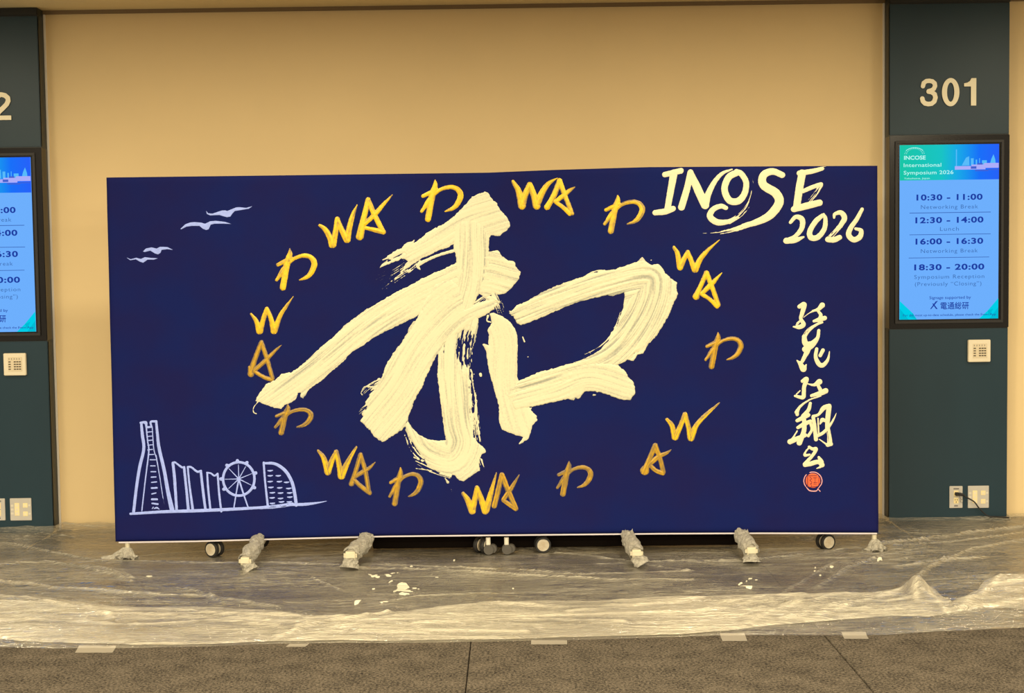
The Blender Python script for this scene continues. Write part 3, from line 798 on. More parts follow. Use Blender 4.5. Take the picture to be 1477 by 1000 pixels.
# red seal below the signature
import itertools
circ = [(1172.4 + 10.6 * math.cos(a), 693.5 + 10.6 * math.sin(a)) for a in np.linspace(0, 2 * math.pi, 24, endpoint=False)]
seal = paint('red_seal', [('p', circ)], M_red, 0.4, 0.0005, 'round vermilion artist seal', soft=.6)
paint('seal_rim', [('c', [(1172.4 + 13.2 * math.cos(a), 694 + 12.8 * math.sin(a), .75) for a in np.linspace(-1.9, 0.3, 12)]), ('c', [(1172.4 + 13 * math.cos(a), 694 + 13 * math.sin(a), .7) for a in np.linspace(2.5, 3.9, 9)]),
                   ('c', [(1163, 703, .6), (1168, 708, .9), (1177, 708.5, .8), (1180, 705, .6), (1184.5, 699, .7)]), ('c', [(1180, 706, .5), (1183, 709, .7)])], M_pink, 0.35, 0.0005, soft=.6)
paint('seal_character', [('c', [(1165, 686.5, .55), (1178, 686.5, .55)]), ('c', [(1164.8, 686, .6), (1164.8, 702, .6)]), ('c', [(1168, 688, .55), (1170.5, 691, .55), (1168, 693, .55), (1171, 696, .55), (1168.5, 699, .5)]), ('c', [(1169.5, 697, .45), (1170.5, 702, .45)]),
                        ('c', [(1173, 689.5, .5), (1178, 689.3, .5)]), ('c', [(1175.6, 690, .5), (1175.6, 696, .5)]), ('c', [(1173.2, 696.4, .5), (1178.6, 696.2, .5)]), ('c', [(1180.8, 687, .5), (1180.8, 700, .5)]), ('c', [(1183, 689, .45), (1183.2, 697, .45)]), ('c', [(1167, 703, .6), (1178, 702, .6)]), ('c', [(1162, 690, .5), (1161.8, 699, .5)]), ('c', [(1173.5, 698.6, .4), (1178, 698.6, .4)])],
      M_dred, 0.3, 0.0004, soft=.5, layer=0.0009)

# --- gold WA and わ ring
def gold(name, chains, bright, label):
    return letters(name, chains, M_gold if bright > 0.5 else M_gold2, label, st=.5, h=0.0030, rag=.7, wetk=(bright - .5) * .2, streak=0.0016, soft=2.2, fat=1.12)

WA = 'gold painted letter '
gold('gold_letter', [[(461, 325, 1.8), (469, 331, 3.2), (476, 343, 3.8), (479, 353, 4.6)], [(480, 353, 4.6), (484, 334, 3.6), (486.5, 316, 3.2)], [(486.5, 317, 3.2), (493, 332, 3.6), (500, 346, 4.2)], [(501, 346, 4.2), (504, 328, 3.8), (509, 310, 2.8), (515, 296, .8)]], .85, WA + 'W')
gold('gold_letter', [[(519, 341, 5.2), (524, 318, 4), (531, 288, 3.2)], [(531, 289, 3.2), (541, 312, 3.4), (553, 335, 3.2)], [(553, 335, 3.2), (541, 332, 3), (528, 329, 2.4)], [(526, 323, 2.8), (541, 309, 3.2), (553, 295, 2.4), (566, 281, .6)]], .8, WA + 'A')
gold('gold_letter', [[(740, 262, 2.2), (748, 276, 4), (753, 297, 5)], [(753, 296, 4.8), (758, 280, 4), (764, 267, 3.8)], [(764, 267, 4), (770, 282, 4.2), (774, 297, 5)], [(774, 296, 4.6), (781, 280, 4.2), (791, 265, 3), (804, 257, .6)]], .95, WA + 'W')
gold('gold_letter', [[(789, 299, 3.8), (798, 284, 3.6), (807, 262, 3.6)], [(807, 261, 3.6), (814, 280, 3.2), (825, 308, 2.8)], [(822, 308, 3.2), (812, 299, 2.8), (802, 292, 2.6)], [(801, 291, 2.6), (812, 283, 3.2), (820, 276, 2.8), (829, 270, .8)]], .7, WA + 'A')
gold('gold_letter', [[(972, 357, 2), (977, 365, 3), (979, 376, 3.6), (981, 386, 4)], [(981, 386, 4), (986, 375, 3.2), (992, 364, 2.8)], [(992, 364, 3), (997, 376, 3.2), (1002, 389, 4)], [(1003, 389, 4), (1010, 374, 3.4), (1021, 361, 2.4), (1038, 346, .5)]], .75, WA + 'W')
gold('gold_letter', [[(1004, 428, 4.4), (1010, 414, 3), (1019, 394, 3.4)], [(1019, 394, 3.4), (1027, 414, 3.2), (1036, 440, 3)], [(1034, 442, 3), (1024, 432, 2.6), (1013, 425, 2.8)], [(1012, 424, 2.8), (1027, 409, 3.2), (1041, 394, .8)]], .6, WA + 'A')
gold('gold_letter', [[(362, 453, 1.4), (369, 462, 2.8), (372, 470, 3.6), (374, 478, 4)], [(375, 478, 4), (380, 460, 3.2), (385, 446, 2.8)], [(385, 446, 3), (391, 460, 3.2), (395, 478, 4)], [(396, 477, 4), (404, 456, 2.8), (413, 442, 2), (423, 428, .5)]], .7, WA + 'W')
gold('gold_letter', [[(361, 539, 3.8), (367, 520, 3.4), (377, 494, 3)], [(377, 494, 3), (384, 515, 3), (393, 546, 2.8)], [(391, 548, 2.8), (380, 544, 2.6), (367, 536, 2.4)], [(366, 535, 2.8), (382, 521, 3), (398, 505, 1.8), (406, 498, .5)], [(360, 530, 2.2), (362, 540, 4)]], .42, WA + 'A')
gold('gold_letter', [[(459, 650, 1.6), (467, 661, 3.2), (473, 681, 4.6)], [(473, 680, 4.6), (479, 664, 3.4), (485, 652, 2.8)], [(485, 652, 3), (489, 670, 3.4), (492, 687, 4.4)], [(493, 687, 4.4), (501, 668, 3.4), (514, 645, 1.4)]], .55, WA + 'W')
gold('gold_letter', [[(507, 698, 3.6), (513, 680, 3), (520, 656, 3)], [(520, 656, 3), (527, 680, 3), (532, 709, 3)], [(533, 711, 3.2), (521, 702, 3), (509, 691, 2.6)], [(509, 690, 2.6), (523, 681, 3), (533, 675, 2.4), (541, 667, .6)]], .35, WA + 'A')
gold('gold_letter', [[(668, 712, 2.4), (675, 722, 3.8), (681, 737, 4.8)], [(681, 736, 4.6), (685, 720, 3.6), (688, 704, 3)], [(688, 704, 3.2), (694, 720, 3.8), (700, 737, 4.8)], [(701, 736, 4.6), (708, 712, 3.4), (716, 682, .8)]], .6, WA + 'W')
gold('gold_letter', [[(713, 730, 3.4), (718, 710, 3.4), (724, 685, 3.2)], [(724, 685, 3.2), (733, 708, 3.4), (744, 734, 3.2)], [(744, 734, 3.2), (735, 728, 3), (726, 722, 2.6)], [(726, 721, 2.8), (736, 707, 3), (743, 695, 2), (749, 685, .6)]], .4, WA + 'A')
gold('gold_letter', [[(962, 605, 2), (969, 614, 3.2), (973, 631, 3.8)], [(974, 631, 4.2), (981, 616, 3.2), (988, 598, 3.2)], [(988, 598, 3.2), (993, 616, 3.2), (996, 632, 4)], [(997, 632, 4.4), (1005, 613, 3.2), (1020, 597, 2.6), (1038, 581, .7)]], .6, WA + 'W')
gold('gold_letter', [[(930, 679, 6), (932, 674, 4), (937, 662, 3.4), (945, 643, 3.4)], [(945, 643, 3.4), (952, 662, 3.2), (957, 681, 3)], [(956, 683, 3), (946, 679, 2.8), (937, 671, 2.6)], [(937, 670, 2.8), (950, 659, 3.2), (961, 654, 2.2), (968, 649, .7)]], .5, WA + 'A')

def wa_kana(x0, y0, x1, y1, bright):
    def tr_(pts):
        sx = (x1 - x0) / 58.0; sy = (y1 - y0) / 62.0
        return [(x0 + (x - 399) * sx, y0 + (y - 358) * sy, r * (0.5 + 0.25 * (sx + sy))) for x, y, r in pts]
    gold('gold_kana', [tr_([(418, 359, .8), (418, 368, 3.6), (414, 380, 4.2), (411, 398, 4), (408, 415, 4)]),
                       tr_([(401, 382, 2.4), (409, 378, 2.8), (418, 374, 3.4)]),
                       tr_([(419, 372, 3.2), (410, 388, 3.2), (399, 404, 2)]),
                       tr_([(401, 401, 2), (409, 388, 2.8), (423, 374, 2.4), (438, 369, 2.8), (449, 372, 3.2), (453.5, 381, 3.8), (449, 393, 3.4), (442, 400, 2.6), (432, 404, 1)])], bright, 'gold painted hiragana wa')
wa_kana(399, 358, 457, 420, .75)
wa_kana(608, 259, 668, 321, .95)
wa_kana(872, 281, 930, 338, .55)
wa_kana(1018, 479, 1072, 533, .4)
wa_kana(397, 583, 452, 628, .32)
wa_kana(562, 674, 610, 731, .35)
wa_kana(804, 665, 855, 717, .38)

# --- birds and skyline in pale blue
def zb(pts, ox, oy, s): return [(ox + p[0] / s, oy + p[1] / s) for p in pts]
birds = [
 [(845, 210), (862, 232), (900, 235), (985, 207), (1015, 206), (1030, 212), (1060, 200), (1110, 180), (1140, 178), (1200, 184), (1258, 168), (1225, 192), (1150, 205), (1100, 212), (1078, 235), (1060, 262), (1030, 268), (1000, 260), (960, 248), (880, 252), (850, 238)],
 [(615, 372), (660, 330), (700, 315), (740, 310), (800, 315), (835, 325), (880, 303), (930, 299), (1010, 308), (1072, 328), (1000, 325), (920, 325), (885, 335), (875, 358), (868, 374), (845, 382), (815, 370), (785, 345), (720, 345), (670, 352), (625, 375)],
 [(283, 572), (310, 545), (360, 535), (405, 545), (435, 530), (500, 532), (553, 558), (500, 552), (450, 558), (440, 585), (418, 598), (390, 590), (350, 565), (300, 577)],
 [(133, 622), (175, 640), (225, 627), (265, 638), (300, 622), (350, 628), (420, 632), (380, 645), (325, 645), (304, 660), (285, 673), (255, 662), (220, 642), (170, 650)]]
for bpts in birds:
    paint('painted_bird', [('p', zb(bpts, 160, 270, 6.154))], M_blue, 0.4, 0.0005, 'pale blue painted seagull', soft=.7)

def zc(pts): return [(170 + p[0] / 4.765, 590 + p[1] / 4.765, p[2]) for p in pts]
def sky(name, chains, label):
    pr = []
    for c in chains:
        if isinstance(c, tuple): pr.append(('c', zc(c[0]), c[1]))
        else: pr.append(('c', zc(c)))
    return paint(name, pr, M_blue, 0.42, 0.0005, label, soft=.7, rag=.25)
rungs = [[(205 + (y > 300) * 12, y, .8), (238 + (y > 300) * 25, y - 3, .8)] for y in (160, 190, 218, 250, 282)] + [[(218, 315, .8), (248, 313, .8)], [(222, 350, .8), (258, 350, .8)], [(225, 392, .9), (256, 392, .9)], [(228, 432, .9), (260, 432, .9)], [(230, 470, 1), (262, 468, 1)],
         [(232, 506, 1), (266, 502, 1)], [(232, 545, 1.3), (268, 543, 1.3)], [(234, 585, 1.1), (262, 578, 1)], [(234, 622, 1.5), (270, 622, 1.5)], [(236, 650, 1.2), (274, 655, 1.5)], [(250, 685, .8), (268, 680, 1.4), (285, 690, .6)], [(236, 686, .6), (244, 676, .8)]]
sky('painted_tower', [[(160, 96, 1.8), (168, 180, 2.3), (178, 275, 2.3), (150, 400, 2.3), (128, 540, 2.2), (108, 712, 2.2)], [(182, 100, 1), (192, 112, 1.2), (204, 220, 1), (212, 295, 1.1), (190, 480, 1), (165, 700, .9)], [(155, 96, 1.6), (192, 93, 1.8), (196, 122, 1.5), (206, 126, 1.6), (232, 124, 1.5)], [(230, 122, 1.5), (226, 90, 1.6), (263, 86, 1.8)],
                      [(263, 88, 1.8), (272, 180, 2.1), (284, 275, 2.4), (318, 420, 2.5), (345, 570, 2.8), (372, 690, 3.4)], [(236, 130, .7), (246, 270, .8), (262, 330, .8)], ([(262, 320, .9), (290, 480, .7), (322, 690, .6)], (.1, .5))] + rungs, 'pale blue painted tower')
sky('painted_building', [[(378, 372, 2), (390, 480, 2.2), (404, 690, 2)], [(378, 370, 1.4), (392, 368, 1.4), (412, 382, 1.4), (440, 402, 1.6), (456, 400, 1.4)], [(455, 402, 1.9), (470, 540, 1.9), (485, 692, 2.2)]], 'first pale blue painted tower block')
sky('painted_building', [[(480, 400, 1.5), (492, 520, 1.5), (515, 690, 2)], [(480, 400, 1.6), (505, 402, 1.5), (545, 432, 1.6), (572, 425, 1.5)], [(570, 428, 1.8), (585, 560, 2), (602, 688, 1.9)]], 'middle pale blue painted tower block')
sky('painted_building', [[(614, 440, 1.3), (620, 540, 1.6), (636, 690, 1.6)], [(612, 438, 1.2), (640, 444, 1.3), (664, 460, 1.3), (686, 444, 1.2)], [(686, 450, 1.5), (695, 570, 1.5), (711, 705, 1.6)]], 'third pale blue painted tower block')
wc = (831, 482)
rim = [(wc[0] + 108 * math.cos(a), wc[1] + 115 * math.sin(a), 1.9) for a in np.linspace(0, 2 * math.pi, 25)]
spk = [[(wc[0], wc[1], .9), (wc[0] + 95 * math.cos(a), wc[1] + 98 * math.sin(a), .5)] for a in (-1.6, -1.05, -.38, .45, 2.4, 3.12, -2.35)]
gon = [[(wc[0] + 118 * math.cos(a), wc[1] + 122 * math.sin(a), 2.8), (wc[0] + 124 * math.cos(a), wc[1] + 126 * math.sin(a), 2.4)] for a in (-1.65, -1.1, -.33, .5, 2.55, 3.14, -2.3)]
sky('painted_ferris_wheel', [rim] + spk + gon + [[(831, 482, 1.3), (812, 590, 1), (797, 685, 1)], [(831, 482, 1.3), (865, 590, 1.2), (896, 678, 1)]], 'pale blue painted ferris wheel')
dash = [(1047, 425), (1047, 460), (1102, 460), (1047, 500), (1110, 500), (1160, 505), (1052, 540), (1112, 543), (1175, 547), (1062, 577), (1118, 579), (1180, 578), (1060, 612), (1118, 616), (1182, 607), (1062, 650), (1125, 640), (1178, 640)]
sky('painted_sail_building', [[(1002, 370, 1.6), (1012, 500, 1.5), (1030, 665, 1.7)], [(1002, 374, 1.6), (1080, 378, 2.2), (1150, 425, 2.4), (1195, 500, 2.4), (1215, 580, 2.4), (1226, 662, 2.4)]] + [[(x - 16, y, .8), (x, y + 1, 1.3), (x + 16, y - 2, .8)] for x, y in dash], 'pale blue painted sail-shaped building')
sky('painted_ground_line', [[(87, 722, 1.8), (300, 708, 2.2), (550, 700, 2.4), (780, 690, 2.3), (1000, 678, 2)], ([(980, 680, 2.2), (1100, 670, 2.6), (1200, 655, 2.4)], (.2, .3)), [(1180, 660, 2), (1290, 656, 2.2), (1380, 645, 1.2), (1435, 634, .4)]], 'pale blue painted ground line')

# ------------------------------------------------------------------ board supports (local coordinates of the board)
def loc_u(px, py, depth_y):
    """board-local X of a photo point at world depth depth_y"""
    P = on_y(px, py, depth_y)
    return float((P - BC) @ BU)

def caster(px, py, wy, yaw, r=0.043, second=True, black=False, lab=None):
    P = on_y(px, py, wy)
    u = float((P - BC) @ BU); v = -float((P - BC) @ BN)
    c = bpy.data.objects.new('caster', None); COL.objects.link(c); c.parent = board
    c.location = (u, v, 0); c.rotation_euler = (0, 0, yaw)
    if lab: c['label'] = lab
    def wheel(y0, y1):
        bm = bmesh.new()
        prof = [(r * 0.5, y0), (r * 0.97, y0), (r, y0 + 0.003), (r, y1 - 0.003), (r * 0.97, y1), (r * 0.5, y1)]
        seg = 32
        rings = [[bm.verts.new((a * math.cos(2 * math.pi * k_ / seg), b_, r + 0.001 + a * math.sin(2 * math.pi * k_ / seg))) for k_ in range(seg)] for a, b_ in prof]
        for i in range(len(prof) - 1):
            for k_ in range(seg): bm.faces.new((rings[i][k_], rings[i][(k_ + 1) % seg], rings[i + 1][(k_ + 1) % seg], rings[i + 1][k_]))
        bm.faces.new(rings[0]); bm.faces.new(rings[-1][::-1])
        from_bm('tyre', bm, M_tyre, c)
    def hub(y0):
        bm = bmesh.new()
        bm_cyl(bm, (0, y0 + 0.004, r + 0.001), (0, y0 - 0.003, r + 0.001), r * 0.78, r * 0.74, 32)
        bm_cyl(bm, (0, y0, r + 0.001), (0, y0 - 0.0045, r + 0.001), r * 0.14, r * 0.12, 12)
        for k_ in range(6):
            a = k_ * math.pi / 3
            bm_box(bm, -0.001, 0.001, y0 - 0.0038, y0, r, r + 0.001)
        from_bm('hub', bm, M_blackm if black else M_hub, c)
    wheel(-0.016, 0.004); hub(-0.016)
    if second:
        wheel(0.026, 0.046); hub(0.026)
    bm = bmesh.new()
    bm_box(bm, -0.010, 0.022, 0.005, 0.019, r * 0.9, 0.110, 0.002)
    bm_cyl(bm, (0.006, 0.012, 0.095), (0.006, 0.012, 0.14), 0.008, seg=12)
    from_bm('fork', bm, M_blackm, c)
    return c
caster(307, 800, -0.86, -0.52)
caster(783, 795, -0.86, 0.14)
caster(1193, 790, -0.89, 0.42)
caster(699, 796, -0.86, 1.05)
caster(379, 789, -0.60, 0.9, r=0.036, black=True)
caster(1056, 780, -0.60, 0.9, r=0.036, black=True)

# guessed bar, added to darken the shaded gap under the cloth
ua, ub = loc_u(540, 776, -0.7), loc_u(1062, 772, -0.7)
box('added_dark_bar', ua, ub, 0.12, 0.15, 0.018, 0.12, mat('dark_gap_black', (0.006, 0.004, 0.003), 0.9, spec=0.05), board, 0.004)
# centre posts with grey rubber feet
for px in (704, 730.5):
    u = loc_u(px, 785, -0.925)
    p = bpy.data.objects.new('stand_post', None); COL.objects.link(p); p.parent = board; p.location = (u, 0.016, 0)
    bm = bmesh.new(); bm_cyl(bm, (0, 0, 0.055), (0, 0, 0.094), 0.0125, seg=20)
    from_bm('post', bm, M_white, p, smooth=False)
    bm = bmesh.new()
    bm_cyl(bm, (0.002, 0.012, 0.030), (0.002, -0.018, 0.030), 0.029, 0.026, 18)
    bm_cyl(bm, (0.022, 0.016, 0.032), (0.022, -0.006, 0.032), 0.026, 0.022, 18)
    from_bm('rubber_foot', bm, M_rubber, p)

# wrapped forward feet
def crumple(bm, amp, seed):
    rnd = random.Random(seed)
    for v in bm.verts:
        v.co += Vector((rnd.uniform(-amp, amp), rnd.uniform(-amp, amp), rnd.uniform(-amp, amp)))
    for v in bm.verts:
        if v.co.z < 0.003: v.co.z = 0.003

def crumpled_tube(pts, radii, amp, seed, seg=22, sub=4):
    rnd = random.Random(seed)
    P = []; Rr = []
    for i in range(len(pts) - 1):
        for k_ in range(sub):
            t = k_ / sub
            P.append([pts[i][a] + (pts[i + 1][a] - pts[i][a]) * t for a in range(3)])
            Rr.append(radii[i] + (radii[i + 1] - radii[i]) * t)
    P.append(list(pts[-1])); Rr.append(radii[-1])
    bm = bmesh.new()
    rings = []
    for i, p in enumerate(P):
        p = Vector(p)
        a = Vector(P[max(i - 1, 0)]); c = Vector(P[min(i + 1, len(P) - 1)])
        q = (c - a).normalized().to_track_quat('Z', 'Y')
        ring = []
        for k_ in range(seg):
            an = 2 * math.pi * k_ / seg + (i % 2) * 0.12
            rr = Rr[i] * (1 + 0.10 * math.sin(3 * an + i * 0.9 + seed)) + rnd.uniform(-amp, amp)
            co = p + q @ Vector((rr * math.cos(an), rr * math.sin(an), 0))
            if co.z < 0.004: co.z = 0.004 + rnd.uniform(0, 0.002)
            ring.append(bm.verts.new(co))
        rings.append(ring)
    for i in range(len(P) - 1):
        for k_ in range(seg):
            bm.faces.new((rings[i][k_], rings[i][(k_ + 1) % seg], rings[i + 1][(k_ + 1) % seg], rings[i + 1][k_]))
    return bm

# (px of foot root at board, tip px, tip depth forward, cap radius)
feet = [(373, 352, 0.40, 0.033, 0.070, 11), (530, 505, 0.34, 0.036, 0.080, 12), (905, 918, 0.34, 0.034, 0.075, 13), (1068, 1083, 0.31, 0.034, 0.075, 14)]
for (pa, pb, fwd, r, zt, sd) in feet:
    f0 = bpy.data.objects.new('support_foot', None); COL.objects.link(f0); f0.parent = board
    ua = loc_u(pa, 775, -0.91)
    tipP = on_y(pb, 800, -0.915 - fwd)
    ub = float((tipP - BC) @ BU)
    f0.location = (ua, 0, 0)
    dx = ub - ua
    z0 = 0.088
    bm = bmesh.new()
    bm_tube(bm, [(0, 0.06, z0), (0, -0.01, z0 - 0.002), (dx * .5, -fwd * .5, z0 - .004), (dx, -fwd + 0.02, zt)], [r * .82] * 4, 18)
    from_bm('foot_bar', bm, M_white, f0, smooth=True)
    bm = bmesh.new()
    bm_box(bm, dx - r * 0.95, dx + r * 0.95, -fwd - 0.012, -fwd + 0.02, zt - r * 0.62, zt + r * 0.55, 0.010)
    from_bm('end_cap', bm, M_ivory, f0)
    bm = bmesh.new()
    bm_cyl(bm, (dx - .012, -fwd + 0.05, 0.024), (dx + 0.012, -fwd + 0.05, 0.024), 0.023, seg=20)
    from_bm('foot_caster', bm, M_rubber, f0)
    bm = crumpled_tube([(-0.004, -0.006, z0 + .012), (dx * .2, -fwd * .25, z0), (dx * .5, -fwd * .5, z0 - .004), (dx * .8, -fwd * .8, zt + .004), (dx, -fwd - 0.002, zt - .002)], [r * 1.05, r * 1.12, r * 1.22, r * 1.15, r * 1.05], 0.0055, sd)
    from_bm('plastic_wrap', bm, M_wrap, f0)
    side = 1 if sd in (11, 13) else (-0.2 if sd == 12 else 0)
    bm = crumpled_tube([(dx, -fwd + 0.035, zt - .005), (dx + side * .010, -fwd + 0.02, zt * .55), (dx + side * 0.030, -fwd + 0.01, 0.012)], [r * .95, r * 1.02, r * 1.25], 0.006, sd + 5, seg=18)
    from_bm('hanging_film', bm, M_wrap, f0)
    # ears of film sticking up where the wrap is taped at the board's edge
    if sd in (12, 14, 13):
        bm = bmesh.new()
        rnd = random.Random(sd)
        for k_ in range(7):
            x = rnd.uniform(-r, r * .8); hgt = rnd.uniform(0.012, 0.036)
            a = bm.verts.new((x - .012, -0.020, z0 + r * .55)); b_ = bm.verts.new((x + .013, -0.024, z0 + r * .5)); c = bm.verts.new((x + rnd.uniform(-.014, .014), -0.022 - rnd.uniform(0, .01), z0 + r * .7 + hgt))
            d = bm.verts.new((x + rnd.uniform(-.006, .006), -0.035, z0 + r * .5))
            bm.faces.new((a, b_, c)); bm.faces.new((a, d, c))
        from_bm('film_ends', bm, M_wrap, f0)

# end feet wrapped in film
for (px, py, sgn, sd) in ((179, 805, -1, 31), (1261, 793, 1, 32)):
    u = loc_u(px, py - 15, -0.93)
    f0 = bpy.data.objects.new('end_support', None); COL.objects.link(f0); f0.parent = board; f0.location = (u, 0.016, 0)
    bm = bmesh.new(); bm_cyl(bm, (0, 0, 0.02), (0, 0, 0.088), 0.0125, seg=18)
    bm_cyl(bm, (0, 0, 0.004), (0, 0, 0.02), 0.028, 0.022, 18)
    from_bm('post', bm, M_ivory, f0)
    bm = crumpled_tube([(0, 0, 0.062), (0.001, -0.004, 0.050), (0.002 * sgn, -0.012, 0.030), (0.004, -0.022, 0.006)], [0.016, 0.026, 0.034, 0.046], 0.007, sd, seg=20, sub=3)
    from_bm('plastic_wrap', bm, M_wrap, f0)
    L = 0.135 if sgn < 0 else 0.060
    for q_, (ax_, ay_, ll, rr_) in enumerate(((sgn * 1.0, -.5, L, .017), (-sgn * .75, -.55, .085, .014), (-sgn * .2, -1.0, .10, .018), (sgn * .5, -1.0, .075, .014))):
        nn = math.hypot(ax_, ay_); ax_ /= nn; ay_ /= nn
        bm = crumpled_tube([(ax_ * .010, ay_ * .010 - .01, 0.056), (ax_ * ll * .3, ay_ * ll * .3 - .01, 0.034), (ax_ * ll * .65, ay_ * ll * .6 - .01, 0.012), (ax_ * ll, ay_ * ll - .01, 0.009)], [0.010, rr_, rr_ * .9, rr_ * 1.1], 0.005, sd + 3 + q_, seg=11, sub=3)
        from_bm('film_tail', bm, M_wrap, f0)

# ------------------------------------------------------------------ plastic film on the floor
def poly_floor(pts): return on_floor(np.array([p[0] for p in pts], float), np.array([p[1] for p in pts], float))[:, :2]
front_px = [(-200, 930), (0, 934), (60, 936), (170, 936), (300, 933), (400, 929), (640, 927), (850, 923), (1050, 917), (1160, 917), (1270, 917), (1350, 912), (1477, 906), (1700, 900)]
back_px = [(-200, 858), (0, 861), (60, 865), (130, 876), (200, 879), (280, 879), (400, 886), (450, 895), (520, 898), (560, 893), (600, 886), (640, 881), (690, 873), (760, 869), (850, 869), (960, 863), (1100, 861), (1180, 860), (1290, 857), (1320, 852), (1350, 868), (1370, 880), (1390, 868), (1420, 850), (1477, 835), (1700, 820)]
low_px = [(-200, 920), (0, 925), (60, 929), (200, 934), (300, 932), (400, 928), (640, 926), (850, 921), (980, 918), (1050, 913), (1110, 906), (1200, 898), (1290, 892), (1340, 893), (1380, 886), (1420, 882), (1477, 880), (1700, 876)]
FB = poly_floor(front_px); BB = poly_floor(back_px); LB = poly_floor(low_px)
def yfront(x): return np.interp(x, FB[:, 0], FB[:, 1])
def ybunch(x): return np.interp(x, BB[:, 0], BB[:, 1])
def ylow(x): return np.interp(x, LB[:, 0], LB[:, 1])

creases = [  # photo polyline, height m, width m
 ([(0, 840), (80, 852), (160, 856), (260, 862), (300, 864), (400, 880)], .016, .020),
 ([(0, 817), (40, 813), (75, 812), (130, 824), (170, 834), (190, 846)], .014, .018),
 ([(120, 820), (160, 826), (190, 838)], .014, .014),
 ([(0, 785), (60, 795), (110, 805), (140, 812), (200, 812), (300, 814), (420, 815), (520, 822), (640, 826), (760, 832), (900, 840), (1000, 842)], .013, .016),
 ([(180, 805), (240, 800), (330, 796), (460, 790), (600, 786)], .008, .014),
 ([(255, 853), (285, 856), (300, 863), (322, 873)], .014, .014),
 ([(450, 838), (470, 844), (490, 852)], .008, .010),
 ([(520, 818), (700, 822), (840, 830), (1000, 826)], .011, .014),
 ([(800, 800), (900, 810), (1000, 828)], .008, .014),
 ([(1260, 790), (1340, 780), (1400, 771), (1477, 762)], .022, .016),
 ([(1290, 792), (1380, 782), (1477, 770)], .012, .012),
 ([(1040, 812), (1120, 806), (1200, 800), (1260, 792)], .010, .014),
 ([(860, 815), (960, 812), (1080, 812)], .008, .014),
 ([(1180, 850), (1220, 822), (1270, 805)], .012, .020),
 ([(1130, 858), (1160, 840), (1200, 815)], .010, .016),
 ([(1300, 855), (1340, 820), (1400, 795), (1477, 780)], .016, .024),
 ([(1290, 820), (1350, 812), (1420, 806)], .012, .018),
 ([(560, 870), (600, 862), (700, 858), (820, 858)], .006, .012),
 ([(0, 768), (40, 770), (90, 765), (160, 766)], .008, .010),
 ([(20, 780), (60, 772), (110, 778)], .006, .010),
]
CR = [(poly_floor(c), h_, w_) for c, h_, w_ in creases]

CONTACT = []
for o_ in board.children:
    if o_.type == 'EMPTY':
        bpy.context.view_layer.update()
        p_ = o_.matrix_world.translation
        CONTACT.append((p_.x, p_.y, 0.07))
def film_h(x, y):
    """height of the loose film above the carpet"""
    wx = x + 0.35 * (fbm(x * 0.8, y * 1.2, 71, 2) - .5)
    wy = y + 0.22 * (fbm(x * 0.7 + 5, y * 0.8, 72, 2) - .5) * 2
    h_ = 0.010 * ridged(wx * 0.55, wy * 4.6, 73)
    h_ = h_ + 0.006 * ridged(wx * 1.4 + wy * 0.6, wy * 10, 74)
    h_ = h_ + 0.0042 * ridged(wx * 3.2 - wy * 2.5, wy * 19, 75)
    h_ = h_ + 0.0020 * ridged(wx * 9 + wy * 6, wy * 34, 76)
    patch = fbm(x * 1.1 + 7, y * 1.5, 77, 2)
    h_ = h_ * (0.25 + 1.25 * np.clip((patch - .35) * 3, 0, 1))
    milk = np.clip(ridged(wx * 0.7, wy * 6, 78) - 0.45, 0, 1) * 0.5 * np.clip((patch - .35) * 3, 0, 1)
    for c, hh, ww in CR:
        f, s_, t_ = seg_dist(x, y, [tuple(p) for p in c], [0] * len(c))
        d = -f
        wob = 1 + 0.5 * (vn(x * 6, y * 6, 79) - .5)
        g = np.exp(-d / (ww * 0.55 * wob))
        h_ = h_ + hh * g
        milk = milk + 0.55 * np.exp(-(d / (ww * 0.75)) ** 2) * (0.4 + 0.9 * vn(x * 5, y * 5, 83))
    for (a_, b_, r_) in CONTACT:
        h_ = h_ * (1 - np.exp(-(((x - a_) ** 2 + (y - b_) ** 2) / r_ ** 2) ** 2))
    return h_ + 0.001, milk

def grid_mesh(name, X, Y, Z, milk, m, parent):
    ny, nx = X.shape
    me = bpy.data.meshes.new(name)
    co = np.stack([X, Y, Z], -1).reshape(-1, 3)
    idx = np.arange(nx * ny).reshape(ny, nx)
    q = np.stack([idx[:-1, :-1], idx[:-1, 1:], idx[1:, 1:], idx[1:, :-1]], -1).reshape(-1, 4)
    me.vertices.add(len(co)); me.vertices.foreach_set('co', co.ravel())
    me.loops.add(q.size); me.loops.foreach_set('vertex_index', q.ravel().astype(np.int32))
    me.polygons.add(len(q)); me.polygons.foreach_set('loop_start', (np.arange(len(q)) * 4).astype(np.int32))
    me.polygons.foreach_set('loop_total', np.full(len(q), 4, np.int32))
    me.update(calc_edges=True); me.validate()
    at = me.attributes.new('milk', 'FLOAT', 'POINT'); at.data.foreach_set('value', milk.ravel().astype(np.float32))
    o = link_mesh(name, me, m, parent)
    me.polygons.foreach_set('use_smooth', np.ones(len(q), bool))
    return o

